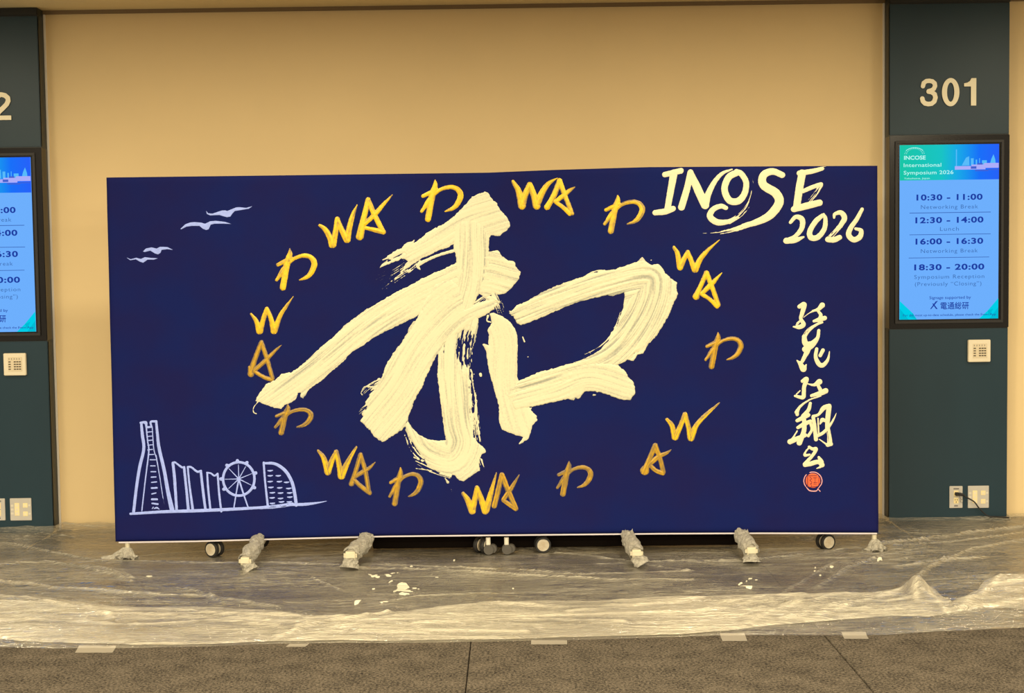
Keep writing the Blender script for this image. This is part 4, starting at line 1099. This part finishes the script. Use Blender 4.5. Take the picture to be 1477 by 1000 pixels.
film = empty('plastic_sheet', (0, -1.3, 0), 'long crinkled translucent plastic sheet covering the floor from the wall to the bare carpet', 'plastic sheet')
film.location = (0, 0, 0)
nx, ny = 860, 400
xs = np.linspace(-4.45, 4.45, nx)
t = np.linspace(0, 1, ny)
X = np.repeat(xs[None, :], ny, 0)
yb_ = np.where(xs < LX1 + .02, PY - .006, np.where((xs > RX0 - .02) & (xs < RX1 + .02), PY - .006, -0.016))
Y = yb_[None, :] + (yfront(xs)[None, :] - yb_[None, :]) * t[:, None]
H, MK = film_h(X, Y)
rise = 0.020 * np.exp(-((Y - yb_[None, :]) / 0.02) ** 2)     # turned up against the wall
edge = np.clip((1 - t) / 0.02, 0, 1)[:, None]
H = H * (0.15 + 0.85 * edge) + rise
grid_mesh('flat_film', X, Y, H, MK, M_film, film)

# bunched, folded front part of the film
nx, nv = 1100, 76
xs = np.linspace(-4.45, 4.45, nx)
v = np.linspace(0, 1, nv)
X = np.repeat(xs[None, :], nv, 0)
edge_n = 0.05 * (fbm(xs * 3, xs * 0 + 1, 91, 3) - .5)
y0 = ybunch(xs) + edge_n; y1 = ylow(xs) + 0.02 * (fbm(xs * 4, xs * 0 + 2, 92, 3) - .5)
Y = y0[None, :] + (y1 - y0)[None, :] * v[:, None]
ww = (X + 0.25 * (fbm(X * 1.1, Y * 2, 93, 2) - .5), Y + 0.25 * (fbm(X * 0.6, Y * 0.9, 94, 2) - .5) * 2)
prof = np.sin(np.pi * np.clip(v, 0, 1))[:, None] ** 0.55
H = 0.012 * prof + prof * (0.016 * ridged(ww[0] * 0.35, ww[1] * 5.5, 95) + 0.010 * ridged(ww[0] * 0.9 + ww[1] * 1, ww[1] * 13, 96) + 0.005 * ridged(ww[0] * 5 - ww[1] * 5, ww[1] * 28, 97) + 0.003 * ridged(ww[0] * 13, ww[1] * 50, 98))
pk = on_floor(1322, 868)
H = H + 0.065 * np.exp(-(((X - pk[0]) / 0.035) ** 2 + ((Y - pk[1]) / 0.10) ** 2)) + 0.02 * np.exp(-(((X - pk[0] - .05) / 0.14) ** 2 + ((Y - pk[1]) / 0.12) ** 2))
pk2 = on_floor(540, 890)
H = H + 0.022 * np.exp(-(((X - pk2[0]) / 0.22) ** 2 + ((Y - pk2[1]) / 0.12) ** 2)) * (0.6 + 0.8 * ridged(X * 6 + Y * 5, Y * 8, 99))
pk3 = on_floor(1440, 850)
H = H + 0.030 * np.exp(-(((X - pk3[0]) / 0.30) ** 2 + ((Y - pk3[1]) / 0.20) ** 2)) * (0.5 + ridged(X * 4 + Y * 6, Y * 6 - X * 2, 100))
folds = [[(0, 868), (120, 885), (260, 892), (450, 905), (560, 895)], [(0, 893), (150, 899), (300, 897), (430, 903)], [(120, 880), (165, 905)], [(40, 905), (200, 916), (300, 911), (400, 916)],
         [(430, 917), (520, 902), (600, 885), (650, 878)], [(400, 925), (500, 907), (580, 890)], [(690, 880), (800, 885), (950, 880)], [(600, 912), (760, 906), (900, 908)], [(700, 905), (850, 898), (1000, 895), (1100, 885)],
         [(1080, 905), (1130, 885), (1200, 872), (1300, 862)], [(1130, 900), (1200, 885), (1290, 870)], [(1322, 845), (1335, 870), (1365, 888)], [(1310, 850), (1322, 880)], [(1390, 885), (1420, 868), (1450, 840)], [(1365, 888), (1440, 880), (1477, 875)],
         [(820, 890), (900, 884), (1040, 872), (1160, 866)], [(520, 920), (640, 918), (760, 919)], [(1180, 895), (1240, 880), (1310, 876)]]
FM = np.zeros(X.shape)
for k_, c in enumerate(folds):
    f_, s_, t_ = seg_dist(X, Y, [tuple(p) for p in poly_floor(c)], [0] * len(c))
    wv_ = 0.016 * (0.6 + vn(X * 4, Y * 4, 130 + k_))
    H = H + 0.009 * np.exp(f_ / wv_) * np.minimum(prof * 2, 1)
    FM = FM + 0.5 * np.exp(-(f_ / 0.014) ** 2) * (0.3 + vn(X * 4, Y * 6, 160 + k_)) - 0.18 * np.exp(-((f_ + 0.035) / 0.022) ** 2)
base_h, _ = film_h(X, Y)
H = H + base_h * 0.4 + 0.006
MK = 0.02 + 0.55 * ridged(ww[0] * 0.9, ww[1] * 7, 101) + 0.25 * fbm(X * 1.3, Y * 3, 103, 2) + FM
MK = np.clip(MK, 0, 2)
o = grid_mesh('bunched_film', X, Y, H, MK, M_fold, film)
o['label'] = 'milky bunched-up folds along the front edge'

# ------------------------------------------------------------------ tape holding the film
def tape(px0, py0, px1, py1, hpx, label, sk=6):
    P = [on_floor(a, b_) for a, b_ in ((px0, py0), (px1, py1), (px1 - sk, py1 + hpx), (px0 - sk, py0 + hpx))]
    c = sum(P) / 4
    bm = bmesh.new()
    nX, nY = 10, 4
    g = []
    for j in range(nY + 1):
        row = []
        for i in range(nX + 1):
            a = i / nX; b_ = j / nY
            p = (P[0] * (1 - a) + P[1] * a) * (1 - b_) + (P[3] * (1 - a) + P[2] * a) * b_
            hh, _ = film_h(np.array([p[0]]), np.array([p[1]]))
            over = p[1] > yfront(p[0])
            zz = 0.003 + 0.0008 * random.random() + (0.004 if over else 0)
            row.append(bm.verts.new((p[0] - c[0], p[1] - c[1], zz)))
        g.append(row)
    for j in range(nY):
        for i in range(nX): bm.faces.new((g[j][i], g[j + 1][i], g[j + 1][i + 1], g[j][i + 1]))
    o = from_bm('tape_strip', bm, M_tape_clear, None, loc=(c[0], c[1], 0))
    tag(o, label, 'tape', 'tape strips along the front edge of the plastic')
    return o
M_tape_clear = mat('clear_tape', (0.70, 0.64, 0.52), 0.3)
M_tape_clear.node_tree.nodes['Principled BSDF'].inputs['Alpha'].default_value = 0.40
tape(114, 934, 168, 934, 9, 'pale tape strip on the carpet at the far left of the sheet edge')
tape(418, 930, 446, 930, 4.5, 'short pale tape strip at the sheet edge below the left wrapped feet')
tape(766, 925, 818, 925, 6, 'pale tape strip at the middle of the sheet edge', 0)
tape(1038, 916, 1074, 916, 10, 'pale tape strip at the sheet edge below the right wrapped feet', -4)
tape(1213, 914, 1248, 914, 9, 'rightmost pale tape strip at the sheet edge', -5)

M_spill = mat('spilt_white_paint', (0.78, 0.74, 0.58), 0.3)
# ------------------------------------------------------------------ paint spilt on the film
def spill(blobs, label, seed):
    xs = [b_[0] for b_ in blobs]; ys = [b_[1] for b_ in blobs]; m_ = 8
    st = 0.5
    X, Y = np.meshgrid(np.arange(min(xs) - m_ * 2.4, max(xs) + m_ * 2.4, st), np.arange(min(ys) - m_, max(ys) + m_, st * .6))
    f = np.full(X.shape, -9.0)
    for (cx, cy, rx, ry, an) in blobs:
        dx = (X - cx); dy = (Y - cy)
        qx = (dx * math.cos(an) + dy * math.sin(an)) / rx; qy = (-dx * math.sin(an) + dy * math.cos(an)) / ry
        f = np.maximum(f, (1 - np.sqrt(qx ** 2 + qy ** 2)) * min(rx, ry))
    f = f + (fbm(X / 5, Y / 2.0, seed, 3) - .52) * 1.9 - 0.25
    f[0, :] = f[-1, :] = -1; f[:, 0] = f[:, -1] = -1
    # non-square grid: march in index space
    V, Fs, G = march(f, 0, 0, 1)
    if len(V) == 0: return
    pxs = X[0, 0] + V[:, 0] * st; pys = Y[0, 0] + V[:, 1] * st * .6
    P = on_floor(pxs, pys, 0.012)
    hh, _ = film_h(P[:, 0], P[:, 1])
    yb = ybunch(P[:, 0])
    zz = hh + np.where(P[:, 1] < yb + .03, 0.03, 0) + np.where(G > 0, 0.0022, 0.0006)
    c = P.mean(0)
    me = bpy.data.meshes.new('paint_spill')
    me.from_pydata(np.stack([P[:, 0] - c[0], P[:, 1] - c[1], zz], 1).tolist(), [], [a[::-1] for a in Fs]); me.update()
    if me.polygons[0].normal.z < 0: me.flip_normals()
    o = link_mesh('paint_spill', me, M_spill, None, loc=(c[0], c[1], 0))
    tag(o, label, 'paint spill', 'white paint splashes on the plastic sheet')
spill([(581, 844, 9, 5, .1), (578, 848, 7, 3, -.3), (584, 851, 8, 2.2, .1), (580, 856, 5, 1.6, .1), (569, 853, 3, 1.3, -.5), (592, 853, 4, 1, 0), (604, 848, 2, .8, 0), (597, 847, 3, .8, 0), (588, 856, 5, .9, .2)], 'largest white paint splash on the plastic left of centre', 201)
spill([(534, 829, 4, 1.4, .6), (541, 831, 5, 1.8, -.3), (545, 833, 4, 1.2, 0), (556, 829, 4, 1.2, 0), (560, 831, 5, 1.4, .2), (568, 826, 6, 1.4, -.1), (573, 825.5, 4, 1, 0), (564, 838, 3.2, 1.2, -.4), (538, 848, 3, .9, -.3)], 'scattered white paint flecks behind the largest splash', 202)
spill([(516, 869, 5.5, 2, -.45)], 'small oval white paint spot in front of the second wrapped foot', 203)
spill([(555, 868, 5, 1.8, -.1), (551, 870, 3, 1, .2)], 'small white paint spot below the largest splash', 204)
spill([(1072, 847, 6, 1.8, .1), (1080, 849, 7, 1.8, .1), (1068, 843, 3, 1.2, -.5), (1078, 838, 4, .9, -.6), (1083, 834, 5, .8, -.1), (1091, 836, 3, .8, 0)], 'hooked white paint streak on the plastic below the right wrapped feet', 205)
spill([(630, 832, 3.2, 1.3, 0)], 'single small white paint spot right of the scattered flecks', 206)
spill([(1199, 817, 3.8, 1.5, -.1), (1175, 823, 1.6, 1.6, 0), (1183, 829, 1.6, 1, 0), (1176, 818, 1.5, 1, 0)], 'small white paint spots below the right caster', 207)
spill([(1268, 806, 3.5, 1.3, -.6), (1271, 806, 3, 1.2, .6), (1308, 804.5, 3.4, 1.6, .3)], 'white paint chips beside the right end support', 208)
spill([(215, 833, 5, 1.3, -.1)], 'white paint spot on the plastic near the left end support', 209)
spill([(655, 808, 1.6, 1.2, 0), (593, 818, 2.4, 1, 0), (740, 847, 1.6, 1.2, 0), (563, 814, 1.4, 1.2, 0)], 'tiny white paint dots scattered under the middle of the board', 210)

# ------------------------------------------------------------------ room numbers
def room_number(s, xr, ztop, zbot, label):
    e = empty('room_number', (0, 0, 0), label, 'room number')
    hgt = ztop - zbot
    W = hgt * 2.06
    me = text_mesh(s, 1.0, 0.030, 'LEFT', 1.02, 0.0)
    bpy.data.meshes.remove(me)
    # digits as parts
    xs0 = xr - W
    dw = hgt * 0.64; gap = (W - dw * 2 - hgt * .46) / 2 if s[-1] == '1' else (W - dw * 3) / 2
    e.location = (xr - W / 2, PY - 0.004, (ztop + zbot) / 2)
    x = -W / 2
    for ch in s:
        wch = hgt * .46 if ch == '1' else dw
        pr = digit_prims(ch)
        X_, Z_ = np.meshgrid(np.arange(-0.05, 1.06, .0125), np.arange(-0.05, 1.06, .0125))
        f = np.full(X_.shape, -1.0)
        asp = wch / hgt
        for p_ in pr:
            if p_[0] == 'poly': f = np.maximum(f, poly_sd(X_ * asp, Z_, [(a * asp, b_) for a, b_ in p_[1]]))
            else: f = np.maximum(f, p_[1](X_ * asp, Z_, asp))
        f[0, :] = f[-1, :] = -1; f[:, 0] = f[:, -1] = -1
        V, Fs, G = march(f, -0.05, -0.05, .0125)
        bm = bmesh.new()
        vs = [bm.verts.new((x + a * wch, -0.004, (0.5 - b_) * hgt)) for a, b_ in V]
        for fc in Fs:
            try: bm.faces.new([vs[i] for i in fc])
            except ValueError: pass
        bmesh.ops.recalc_face_normals(bm, faces=bm.faces)
        ex = bmesh.ops.extrude_face_region(bm, geom=list(bm.faces))
        for g_ in ex['geom']:
            if isinstance(g_, bmesh.types.BMVert): g_.co.y += 0.004
        bmesh.ops.recalc_face_normals(bm, faces=bm.faces)
        from_bm('digit', bm, M_digit, e)
        x += wch + gap
    return e

def ell(X, Z, cx, cz, rx, rz):
    q = np.sqrt(((X - cx) / rx) ** 2 + ((Z - cz) / rz) ** 2)
    return (1 - q) * min(rx, rz)

def digit_prims(ch):
    if ch == '0':
        return [('f', lambda X, Z, a: np.minimum(ell(X, Z, a / 2, .5, a / 2, .515), -ell(X, Z, a / 2, .5, a / 2 - .185, .515 - .165)))]
    if ch == '1':
        return [('poly', [(.62, 0), (1, 0), (1, 1), (.58, 1), (.58, .30), (0.03, .30), (0.03, .185), (.30, .16), (.50, .10)])]
    if ch == '3':
        def f3(X, Z, a):
            t_ = .165
            up, _, _ = seg_dist(X, Z, [(.10, .27), (.13, .15), (.22, .085), (.33, .075), (.45, .10), (.53, .17), (.545, .27), (.50, .37), (.40, .43), (.31, .45)], [.078] * 10)
            lo, _, _ = seg_dist(X, Z, [(.31, .47), (.43, .49), (.53, .57), (.56, .69), (.52, .83), (.42, .91), (.30, .925), (.18, .90), (.10, .82), (.075, .72)], [.082] * 10)
            return np.maximum(up, lo)
        return [('f', f3)]
    if ch == '2':
        def f2(X, Z, a):
            up, _, _ = seg_dist(X, Z, [(.09, .36), (.10, .24), (.17, .13), (.30, .075), (.44, .11), (.54, .20), (.55, .31), (.49, .43), (.36, .56), (.22, .68), (.12, .80), (.09, .90)], [.085] * 12)
            return up
        return [('f', f2), ('poly', [(0.02, .84), (1, .84), (1, 1), (0.02, 1)])]

zt = px_z(1366, 113.5, PY); zb_ = px_z(1366, 153, PY)
xr = px_x(1407.5, 130, PY)
room_number('301', xr, zt, zb_, 'cream room number 301 on the right pillar')
zt2 = px_z(8, 135, PY); zb2 = px_z(8, 175, PY)
room_number('302', px_x(16.3, 155, PY), (zt + zt2) / 2, (zb_ + zb2) / 2, 'cream room number ending in 2 on the left pillar')

# ------------------------------------------------------------------ digital displays
M_bg = emis('screen_pale_blue', (0.155, 0.43, 0.98))
M_ink = emis('screen_navy_ink', (0.012, 0.045, 0.36))
M_ink2 = emis('screen_grey_blue_ink', (0.045, 0.14, 0.42))
M_rule = emis('screen_rule', (0.04, 0.12, 0.45))
M_cy = emis('screen_cyan', (0.0, 0.62, 0.80))
M_cy2 = emis('screen_deep_cyan', (0.0, 0.50, 0.66))
M_lt = emis('screen_light_letters', (0.50, 0.95, 0.92))
M_city = emis('screen_city', (0.10, 0.50, 0.95))
M_city2 = emis('screen_city_lilac', (0.42, 0.42, 0.95))
M_city3 = emis('screen_city_dark', (0.06, 0.12, 0.62))
# header gradient
mh = bpy.data.materials.new('screen_header'); mh.use_nodes = True; nt = mh.node_tree
nt.nodes.remove(nt.nodes['Principled BSDF'])
e_ = nt.nodes.new('ShaderNodeEmission'); nt.links.new(e_.outputs[0], nt.nodes['Material Output'].inputs[0])
tc = nt.nodes.new('ShaderNodeTexCoord'); sx_ = nt.nodes.new('ShaderNodeSeparateXYZ'); nt.links.new(tc.outputs['Generated'], sx_.inputs[0])
rp_ = nt.nodes.new('ShaderNodeValToRGB'); nt.links.new(sx_.outputs[0], rp_.inputs[0]); nt.links.new(rp_.outputs[0], e_.inputs[0])
el = rp_.color_ramp.elements
el[0].position = 0.0; el[0].color = (0.01, 0.57, 0.38, 1)
el[1].position = 1.0; el[1].color = (0.02, 0.12, 0.95, 1)
q = el.new(.42); q.color = (0.01, 0.55, 0.55, 1)
q = el.new(.58); q.color = (0.01, 0.40, 0.80, 1)
q = el.new(.80); q.color = (0.01, 0.16, 0.95, 1)
M_head = mh

def flat(name, pts, y, m, parent):
    me = bpy.data.meshes.new(name)
    me.from_pydata([(a, y, b_) for a, b_ in pts], [], [tuple(range(len(pts)))])
    return link_mesh(name, me, m, parent)

def multi(name, quads, y, m, parent):
    if name in ('divider_line', 'corner_shape', 'ferry', 'harbour_front', 'city_skyline'):
        for q_ in quads: flat({'city_skyline': 'printed_tower', 'harbour_front': 'printed_quay'}.get(name, name), q_, y, m, parent)
        return
    me = bpy.data.meshes.new(name); V = []; Fc = []
    for q_ in quads:
        Fc.append(tuple(range(len(V), len(V) + len(q_)))); V += [(a, y, b_) for a, b_ in q_]
    me.from_pydata(V, [], Fc)
    o = link_mesh(name, me, m, parent); o['kind'] = 'stuff'
    return o

SX0, SX1 = px_x(1297, 335, PY), px_x(1439.5, 335, PY)
SZ1, SZ0 = px_z(1368, 208.8, PY), px_z(1368, 460.3, PY)
SW, SH = SX1 - SX0, SZ1 - SZ0
LSX1 = px_x(48.5, 350, PY)          # right edge of the left screen
def display(x0p, x1p, sx0, label, order=0):
    z0 = Z_DB; z1 = Z_DT
    cx = sx0 + SW / 2
    e = empty('digital_display', (cx, PY, z0), label, 'display screen')
    L = lambda x: x - cx
    box('housing', L(x0p) - .002, L(x1p) + .002, -0.006, 0.10, 0.0, z1 - z0, M_black, e, 0.003)
    b0, b1 = -SW / 2, SW / 2
    zz0, zz1 = SZ0 - z0, SZ1 - z0
    g = 0.028; t_ = .016
    # bezel: four mitred bars around the screen
    bm = bmesh.new()
    yb = -0.016
    for (a, b_, c, d) in ((b0 - g, b1 + g, zz1 + .008, zz1 + .008 + t_), (b0 - g, b1 + g, zz0 - .008 - t_, zz0 - .008), (b0 - g, b0 - g + t_, zz0 - .008, zz1 + .008), (b1 + g - t_, b1 + g, zz0 - .008, zz1 + .008)):
        bm_box(bm, a, b_, yb, -0.004, c, d, 0.002)
    from_bm('bezel', bm, M_blackm, e)
    s = box('screen', b0, b1, -0.0095, -0.004, zz0, zz1, M_bg, e)
    y = -0.0102
    def PX(px): return b0 + (px - 1297.0) / 142.5 * SW
    def PZ(py): return zz1 - (py - 208.8) / 251.5 * SH
    # header image
    flat('header_image', [(b0, PZ(259.5)), (b1, PZ(259.5)), (b1, zz1), (b0, zz1)], y, M_head, s)
    y -= .0005
    def Q(x0, y0, x1, y1): return [(PX(x0), PZ(y1)), (PX(x1), PZ(y1)), (PX(x1), PZ(y0)), (PX(x0), PZ(y0))]
    multi('city_skyline', [Q(1377.5, 216, 1379, 241), [(PX(1386), PZ(239)), (PX(1397), PZ(239)), (PX(1396.5), PZ(226)), (PX(1392), PZ(228))], Q(1399, 229, 1403, 239), Q(1406, 231, 1408, 239), Q(1411, 229, 1412, 239), Q(1415, 232, 1422, 239),
                              [(PX(1426), PZ(239)), (PX(1435), PZ(239)), (PX(1434), PZ(231)), (PX(1431.5), PZ(223.5)), (PX(1428.5), PZ(230))]], y, M_city, s)
    multi('harbour_front', [Q(1376, 240, 1400, 245), Q(1400, 238, 1420, 245), Q(1418, 236, 1439, 243)], y - .0003, M_city2, s)
    multi('ferry', [Q(1399, 240.5, 1407, 244), Q(1408, 236, 1416, 238.2), Q(1405, 246, 1424, 247.5), Q(1424, 245, 1439, 246)], y - .0006, M_city3, s)
    # globe mark above the name
    quads = []
    for k_ in range(14):
        a = math.pi * (k_ + .5) / 14
        for rr_ in (11.5, 14.0):
            quads.append(Q(1318 - rr_ * math.cos(a) - .45, 222 - rr_ * .68 * math.sin(a) - .35, 1318 - rr_ * math.cos(a) + .45, 222 - rr_ * .68 * math.sin(a) + .35))
    for k_ in range(16):
        a = math.pi * (.2 + .6 * k_ / 16); a2 = math.pi * (.2 + .6 * (k_ + 1) / 16)
        quads.append([(PX(1318 - 15 * math.cos(a)), PZ(222 - 9.6 * math.sin(a))), (PX(1318 - 15 * math.cos(a2)), PZ(222 - 9.6 * math.sin(a2))), (PX(1318 - 15 * math.cos(a2)), PZ(222.8 - 9.6 * math.sin(a2))), (PX(1318 - 15 * math.cos(a)), PZ(222.8 - 9.6 * math.sin(a)))])
    multi('globe_mark', quads, y - .0003, M_lt, s)
    def T(nm, st_, px, py, hpx, m, wpx, off=0.0, al='CENTER', sp=1.0):
        return text(nm, st_, PX(px), PZ(py), y - .0004, hpx / 251.5 * SH, m, s, wpx / 142.5 * SW, off, al, sp)
    T('heading_text', 'INCOSE', 1303, 229.6, 5.8, M_lt, 31, .022, 'LEFT')
    T('heading_text', 'International', 1302.5, 240.2, 5.4, M_lt, 54, .006, 'LEFT', 1.05)
    T('heading_text', 'Symposium 2026', 1302.5, 251, 5.4, M_lt, 71.5, .006, 'LEFT', 1.05)
    T('heading_text', 'Yokohama, Japan', 1303, 257.8, 2.4, M_lt, 37, 0, 'LEFT')
    rows = [('10:30 - 11:00', 1368.5, 288.2, 95, 'Networking Break', 300.8, 82), ('12:30 - 14:00', 1368.5, 321, 98, 'Lunch', 332.6, 27), ('16:00 - 16:30', 1368.5, 351.6, 97.5, 'Networking Break', 364.2, 82), ('18:30 - 20:00', 1368.5, 388.8, 101, 'Symposium Reception', 401.5, 101)]
    for a, cx_, ya, wa, b_, yb2, wb in rows:
        T('time_text', a, cx_, ya, 8.8, M_ink, wa, .030, 'CENTER', 1.1)
        T('event_text', b_, cx_, yb2, 5.6, M_ink2, wb, -.004, 'CENTER', 1.15)
    T('event_text', '(Previously “Closing”)', 1367, 411.8, 5.6, M_ink2, 96, -.004, 'CENTER', 1.12)
    multi('divider_line', [Q(1311, 306.0, 1428, 306.9), Q(1311, 337.4, 1428, 338.2), Q(1310, 370.8, 1426, 371.6)], y - .0003, M_rule, s)
    multi('corner_shape', [[(b0, zz0), (PX(1322), zz0), (PX(1316), PZ(451)), (b0, PZ(433))], [(b1, zz0), (b1, PZ(431)), (PX(1424), PZ(449)), (PX(1412), zz0)]], y - .0001, M_cy, s)
    multi('corner_facet', [[(b0, zz0), (PX(1310), zz0), (b0, PZ(444))], [(PX(1316), PZ(451)), (PX(1322), zz0), (PX(1310), PZ(456))], [(b1, zz0), (b1, PZ(444)), (PX(1427), zz0)], [(PX(1424), PZ(449)), (PX(1432), PZ(446)), (PX(1427), PZ(457))]], y - .0003, M_cy2, s)
    T('credit_text', 'Signage supported by', 1370, 431, 4.2, M_ink, 60, .004)
    T('credit_text', '電通総研', 1376.5, 445.2, 8.2, M_ink, 41, .012, 'CENTER', 1.05)
    multi('sponsor_mark', [[(PX(1341), PZ(445.5)), (PX(1342.6), PZ(445.5)), (PX(1352.5), PZ(433.5)), (PX(1349), PZ(434.5))], [(PX(1344), PZ(437.5)), (PX(1346), PZ(437.5)), (PX(1352), PZ(445.5)), (PX(1349.6), PZ(445.5))]], y - .0004, M_ink, s)
    T('footer_text', 'For the most up-to-date schedule, please check the Event App', 1369, 455.6, 3.2, M_ink, 134, .004)
    return e
display(RX0, RX1, SX0, 'upright digital display on the right pillar showing the full session timetable')
display(LX0, LX1, LSX1 - SW, 'upright digital display on the left pillar, cut off at the photo edge')

# ------------------------------------------------------------------ wall devices
def plate_at(px0, py0, px1, py1): 
    return px_x((px0 + px1) / 2, (py0 + py1) / 2, PY) - 0, px_z((px0 + px1) / 2, (py0 + py1) / 2, PY), (px1 - px0) / F_PX * (8.06 + PY) , (py1 - py0) / F_PX * (8.06 + PY)

def keypad(px0, py0, px1, py1, label):
    cx, cz, w_, h_ = plate_at(px0, py0, px1, py1)
    e = empty('control_panel', (cx, PY, cz), label, 'control panel', 'cream wall control panels')
    box('cover_plate', -w_ / 2, w_ / 2, -0.022, -0.0005, -h_ / 2, h_ / 2, M_plate, e, 0.003)
    s = w_ / 32.0
    box('button_field', -w_ * .30, w_ * .34, -0.0235, -0.021, -h_ * .32, h_ * .33, mat('panel_inset', (0.70, 0.60, 0.42), .5), e, 0.0005)
    for r_ in range(4):
        z = h_ * (.115 - .11 * r_)
        box('button', -w_ * .27, -w_ * .17, -0.0252, -0.0235, z - h_ * .02, z + h_ * .024, M_slot, e, 0.0004)
        for c in range(3):
            x = w_ * (-.03 + .115 * c)
            box('button', x, x + w_ * .09, -0.0252, -0.0235, z - h_ * .022, z + h_ * .026, M_slot, e, 0.0004)
    for c in range(5):
        x = w_ * (-.25 + .115 * c)
        box('indicator', x, x + w_ * .022, -0.0246, -0.0235, h_ * .215, h_ * .28, M_print, e)
keypad(1395, 490, 1427, 522, 'cream square control panel on the right pillar below the display')
keypad(7, 509.5, 39, 541.5, 'cream square control panel on the left pillar below the display')

def socket_face(e, x, z, w_, h_, m=M_socket):
    f_ = box('socket', x - w_ / 2, x + w_ / 2, -0.0095, -0.006, z - h_ / 2, z + h_ / 2, m, e, 0.0015)
    box('slot', x - w_ * .26, x - w_ * .14, -0.0100, -0.0092, z + h_ * .02, z + h_ * .26, M_slot, f_)
    box('slot', x + w_ * .14, x + w_ * .26, -0.0100, -0.0092, z + h_ * .02, z + h_ * .26, M_slot, f_)
    bm = bmesh.new(); bm_cyl(bm, (x, -0.0092, z - h_ * .24), (x, -0.0101, z - h_ * .24), w_ * .12, seg=10)
    from_bm('slot', bm, M_slot, f_)

def outlet(px0, py0, px1, py1, label):
    cx, cz, w_, h_ = plate_at(px0, py0, px1, py1)
    e = empty('power_outlet', (cx, PY, cz), label, 'power outlet')
    box('cover_plate', -w_ / 2, w_ / 2, -0.007, -0.0005, -h_ / 2, h_ / 2, M_steel, e, 0.002)
    socket_face(e, 0, h_ * .16, w_ * .36, h_ * .27)
    socket_face(e, 0, -h_ * .16, w_ * .36, h_ * .27)
    box('print_label', -w_ * .20, w_ * .22, -0.0078, -0.0069, h_ * .35, h_ * .41, M_print, e)
    box('print_label', -w_ * .14, w_ * .14, -0.0078, -0.0069, -h_ * .43, -h_ * .37, M_print, e)
    return cx, cz, w_, h_

def multi_outlet(px0, py0, px1, py1, label):
    cx, cz, w_, h_ = plate_at(px0, py0, px1, py1)
    e = empty('data_outlet', (cx, PY, cz), label, 'data outlet')
    box('cover_plate', -w_ / 2, w_ / 2, -0.007, -0.0005, -h_ / 2, h_ / 2, M_steel, e, 0.002)
    xa = -w_ * .17
    box('jack_strip', xa - w_ * .11, xa + w_ * .11, -0.0088, -0.0065, -h_ * .28, h_ * .29, M_socket, e, 0.001)
    for z in (h_ * .17, 0, -h_ * .18):
        box('jack', xa - w_ * .06, xa + w_ * .06, -0.0098, -0.0086, z - h_ * .055, z + h_ * .055, M_plate, e, 0.0005)
        box('jack_label', -w_ * .46, -w_ * .34, -0.0078, -0.0068, z - h_ * .045, z + h_ * .045, M_white, e)
    for z in (h_ * .18, -h_ * .20):
        bm = bmesh.new()
        bm_box(bm, w_ * .11, w_ * .33, -0.0090, -0.0065, z - h_ * .10, z + h_ * .10, 0.001)
        from_bm('keystone', bm, M_socket, e)
        box('keystone_hole', w_ * .17, w_ * .27, -0.0096, -0.0088, z - h_ * .05, z + h_ * .03, M_plate, e)
        box('jack_label', w_ * .36, w_ * .46, -0.0078, -0.0068, z - h_ * .04, z + h_ * .04, M_white, e)
ocx, ocz, ow, oh = outlet(1369, 701, 1388, 733, 'two-socket power outlet on the right pillar with a black plug in it')
multi_outlet(1395.5, 700.5, 1426, 733, 'square data outlet with yellowish jacks on the right pillar')
multi_outlet(15, 718.5, 46, 751, 'square data outlet with yellowish jacks on the left pillar')
outlet(-11, 719, 8, 751, 'power outlet on the left pillar cut off by the photo edge')

# plug and black cable
pc = empty('power_cable', (ocx, PY - .012, ocz + oh * .16), 'black plug and cable running from the right outlet down to the floor', 'cable')
O = np.array(pc.location)
bm = bmesh.new()
bm_box(bm, -0.011, 0.013, -0.024, 0.001, -0.010, 0.010, 0.004)
bm_cyl(bm, (0.010, -0.018, 0.001), (0.030, -0.022, -0.003), 0.0105, 0.008, 14)
bm_cyl(bm, (0.030, -0.022, -0.003), (0.042, -0.022, -0.008), 0.006, 0.005, 12)
from_bm('plug', bm, M_blackm, pc)
cpx = [(1385, 712), (1394, 717.5), (1405, 724), (1412, 733), (1421, 742), (1428, 745.5), (1434, 745.8)]
pts = []
for i, (a, b_) in enumerate(cpx):
    yy = PY - 0.03 - 0.004 * i
    p = on_y(a, b_, yy)
    pts.append(p - O)
last = pts[-1] + O
pts[-1] = np.array([last[0], PY - .05, max(last[2], .012)]) - O
pts.append(np.array([last[0] + .10, PY - .02, 0.020]) - O)
cp = catmull(pts, 6)
bm = bmesh.new(); bm_tube(bm, [tuple(p) for p in cp], [0.0042] * len(cp), 10)
from_bm('cord', bm, M_blackm, pc, smooth=True)
# small white tag hanging on a thread from the plug
bm = bmesh.new(); bm_tube(bm, [(0.012, -0.012, -0.008), (0.018, -0.012, -0.022), (0.026, -0.010, -0.034)], [.0012] * 3, 6)
from_bm('tag_string', bm, M_blackm, pc)
bm = bmesh.new(); bm_box(bm, 0.022, 0.034, -0.013, -0.009, -0.048, -0.034, 0.002)
o = from_bm('cord_tag', bm, M_white, pc); o['label'] = 'small white tag'
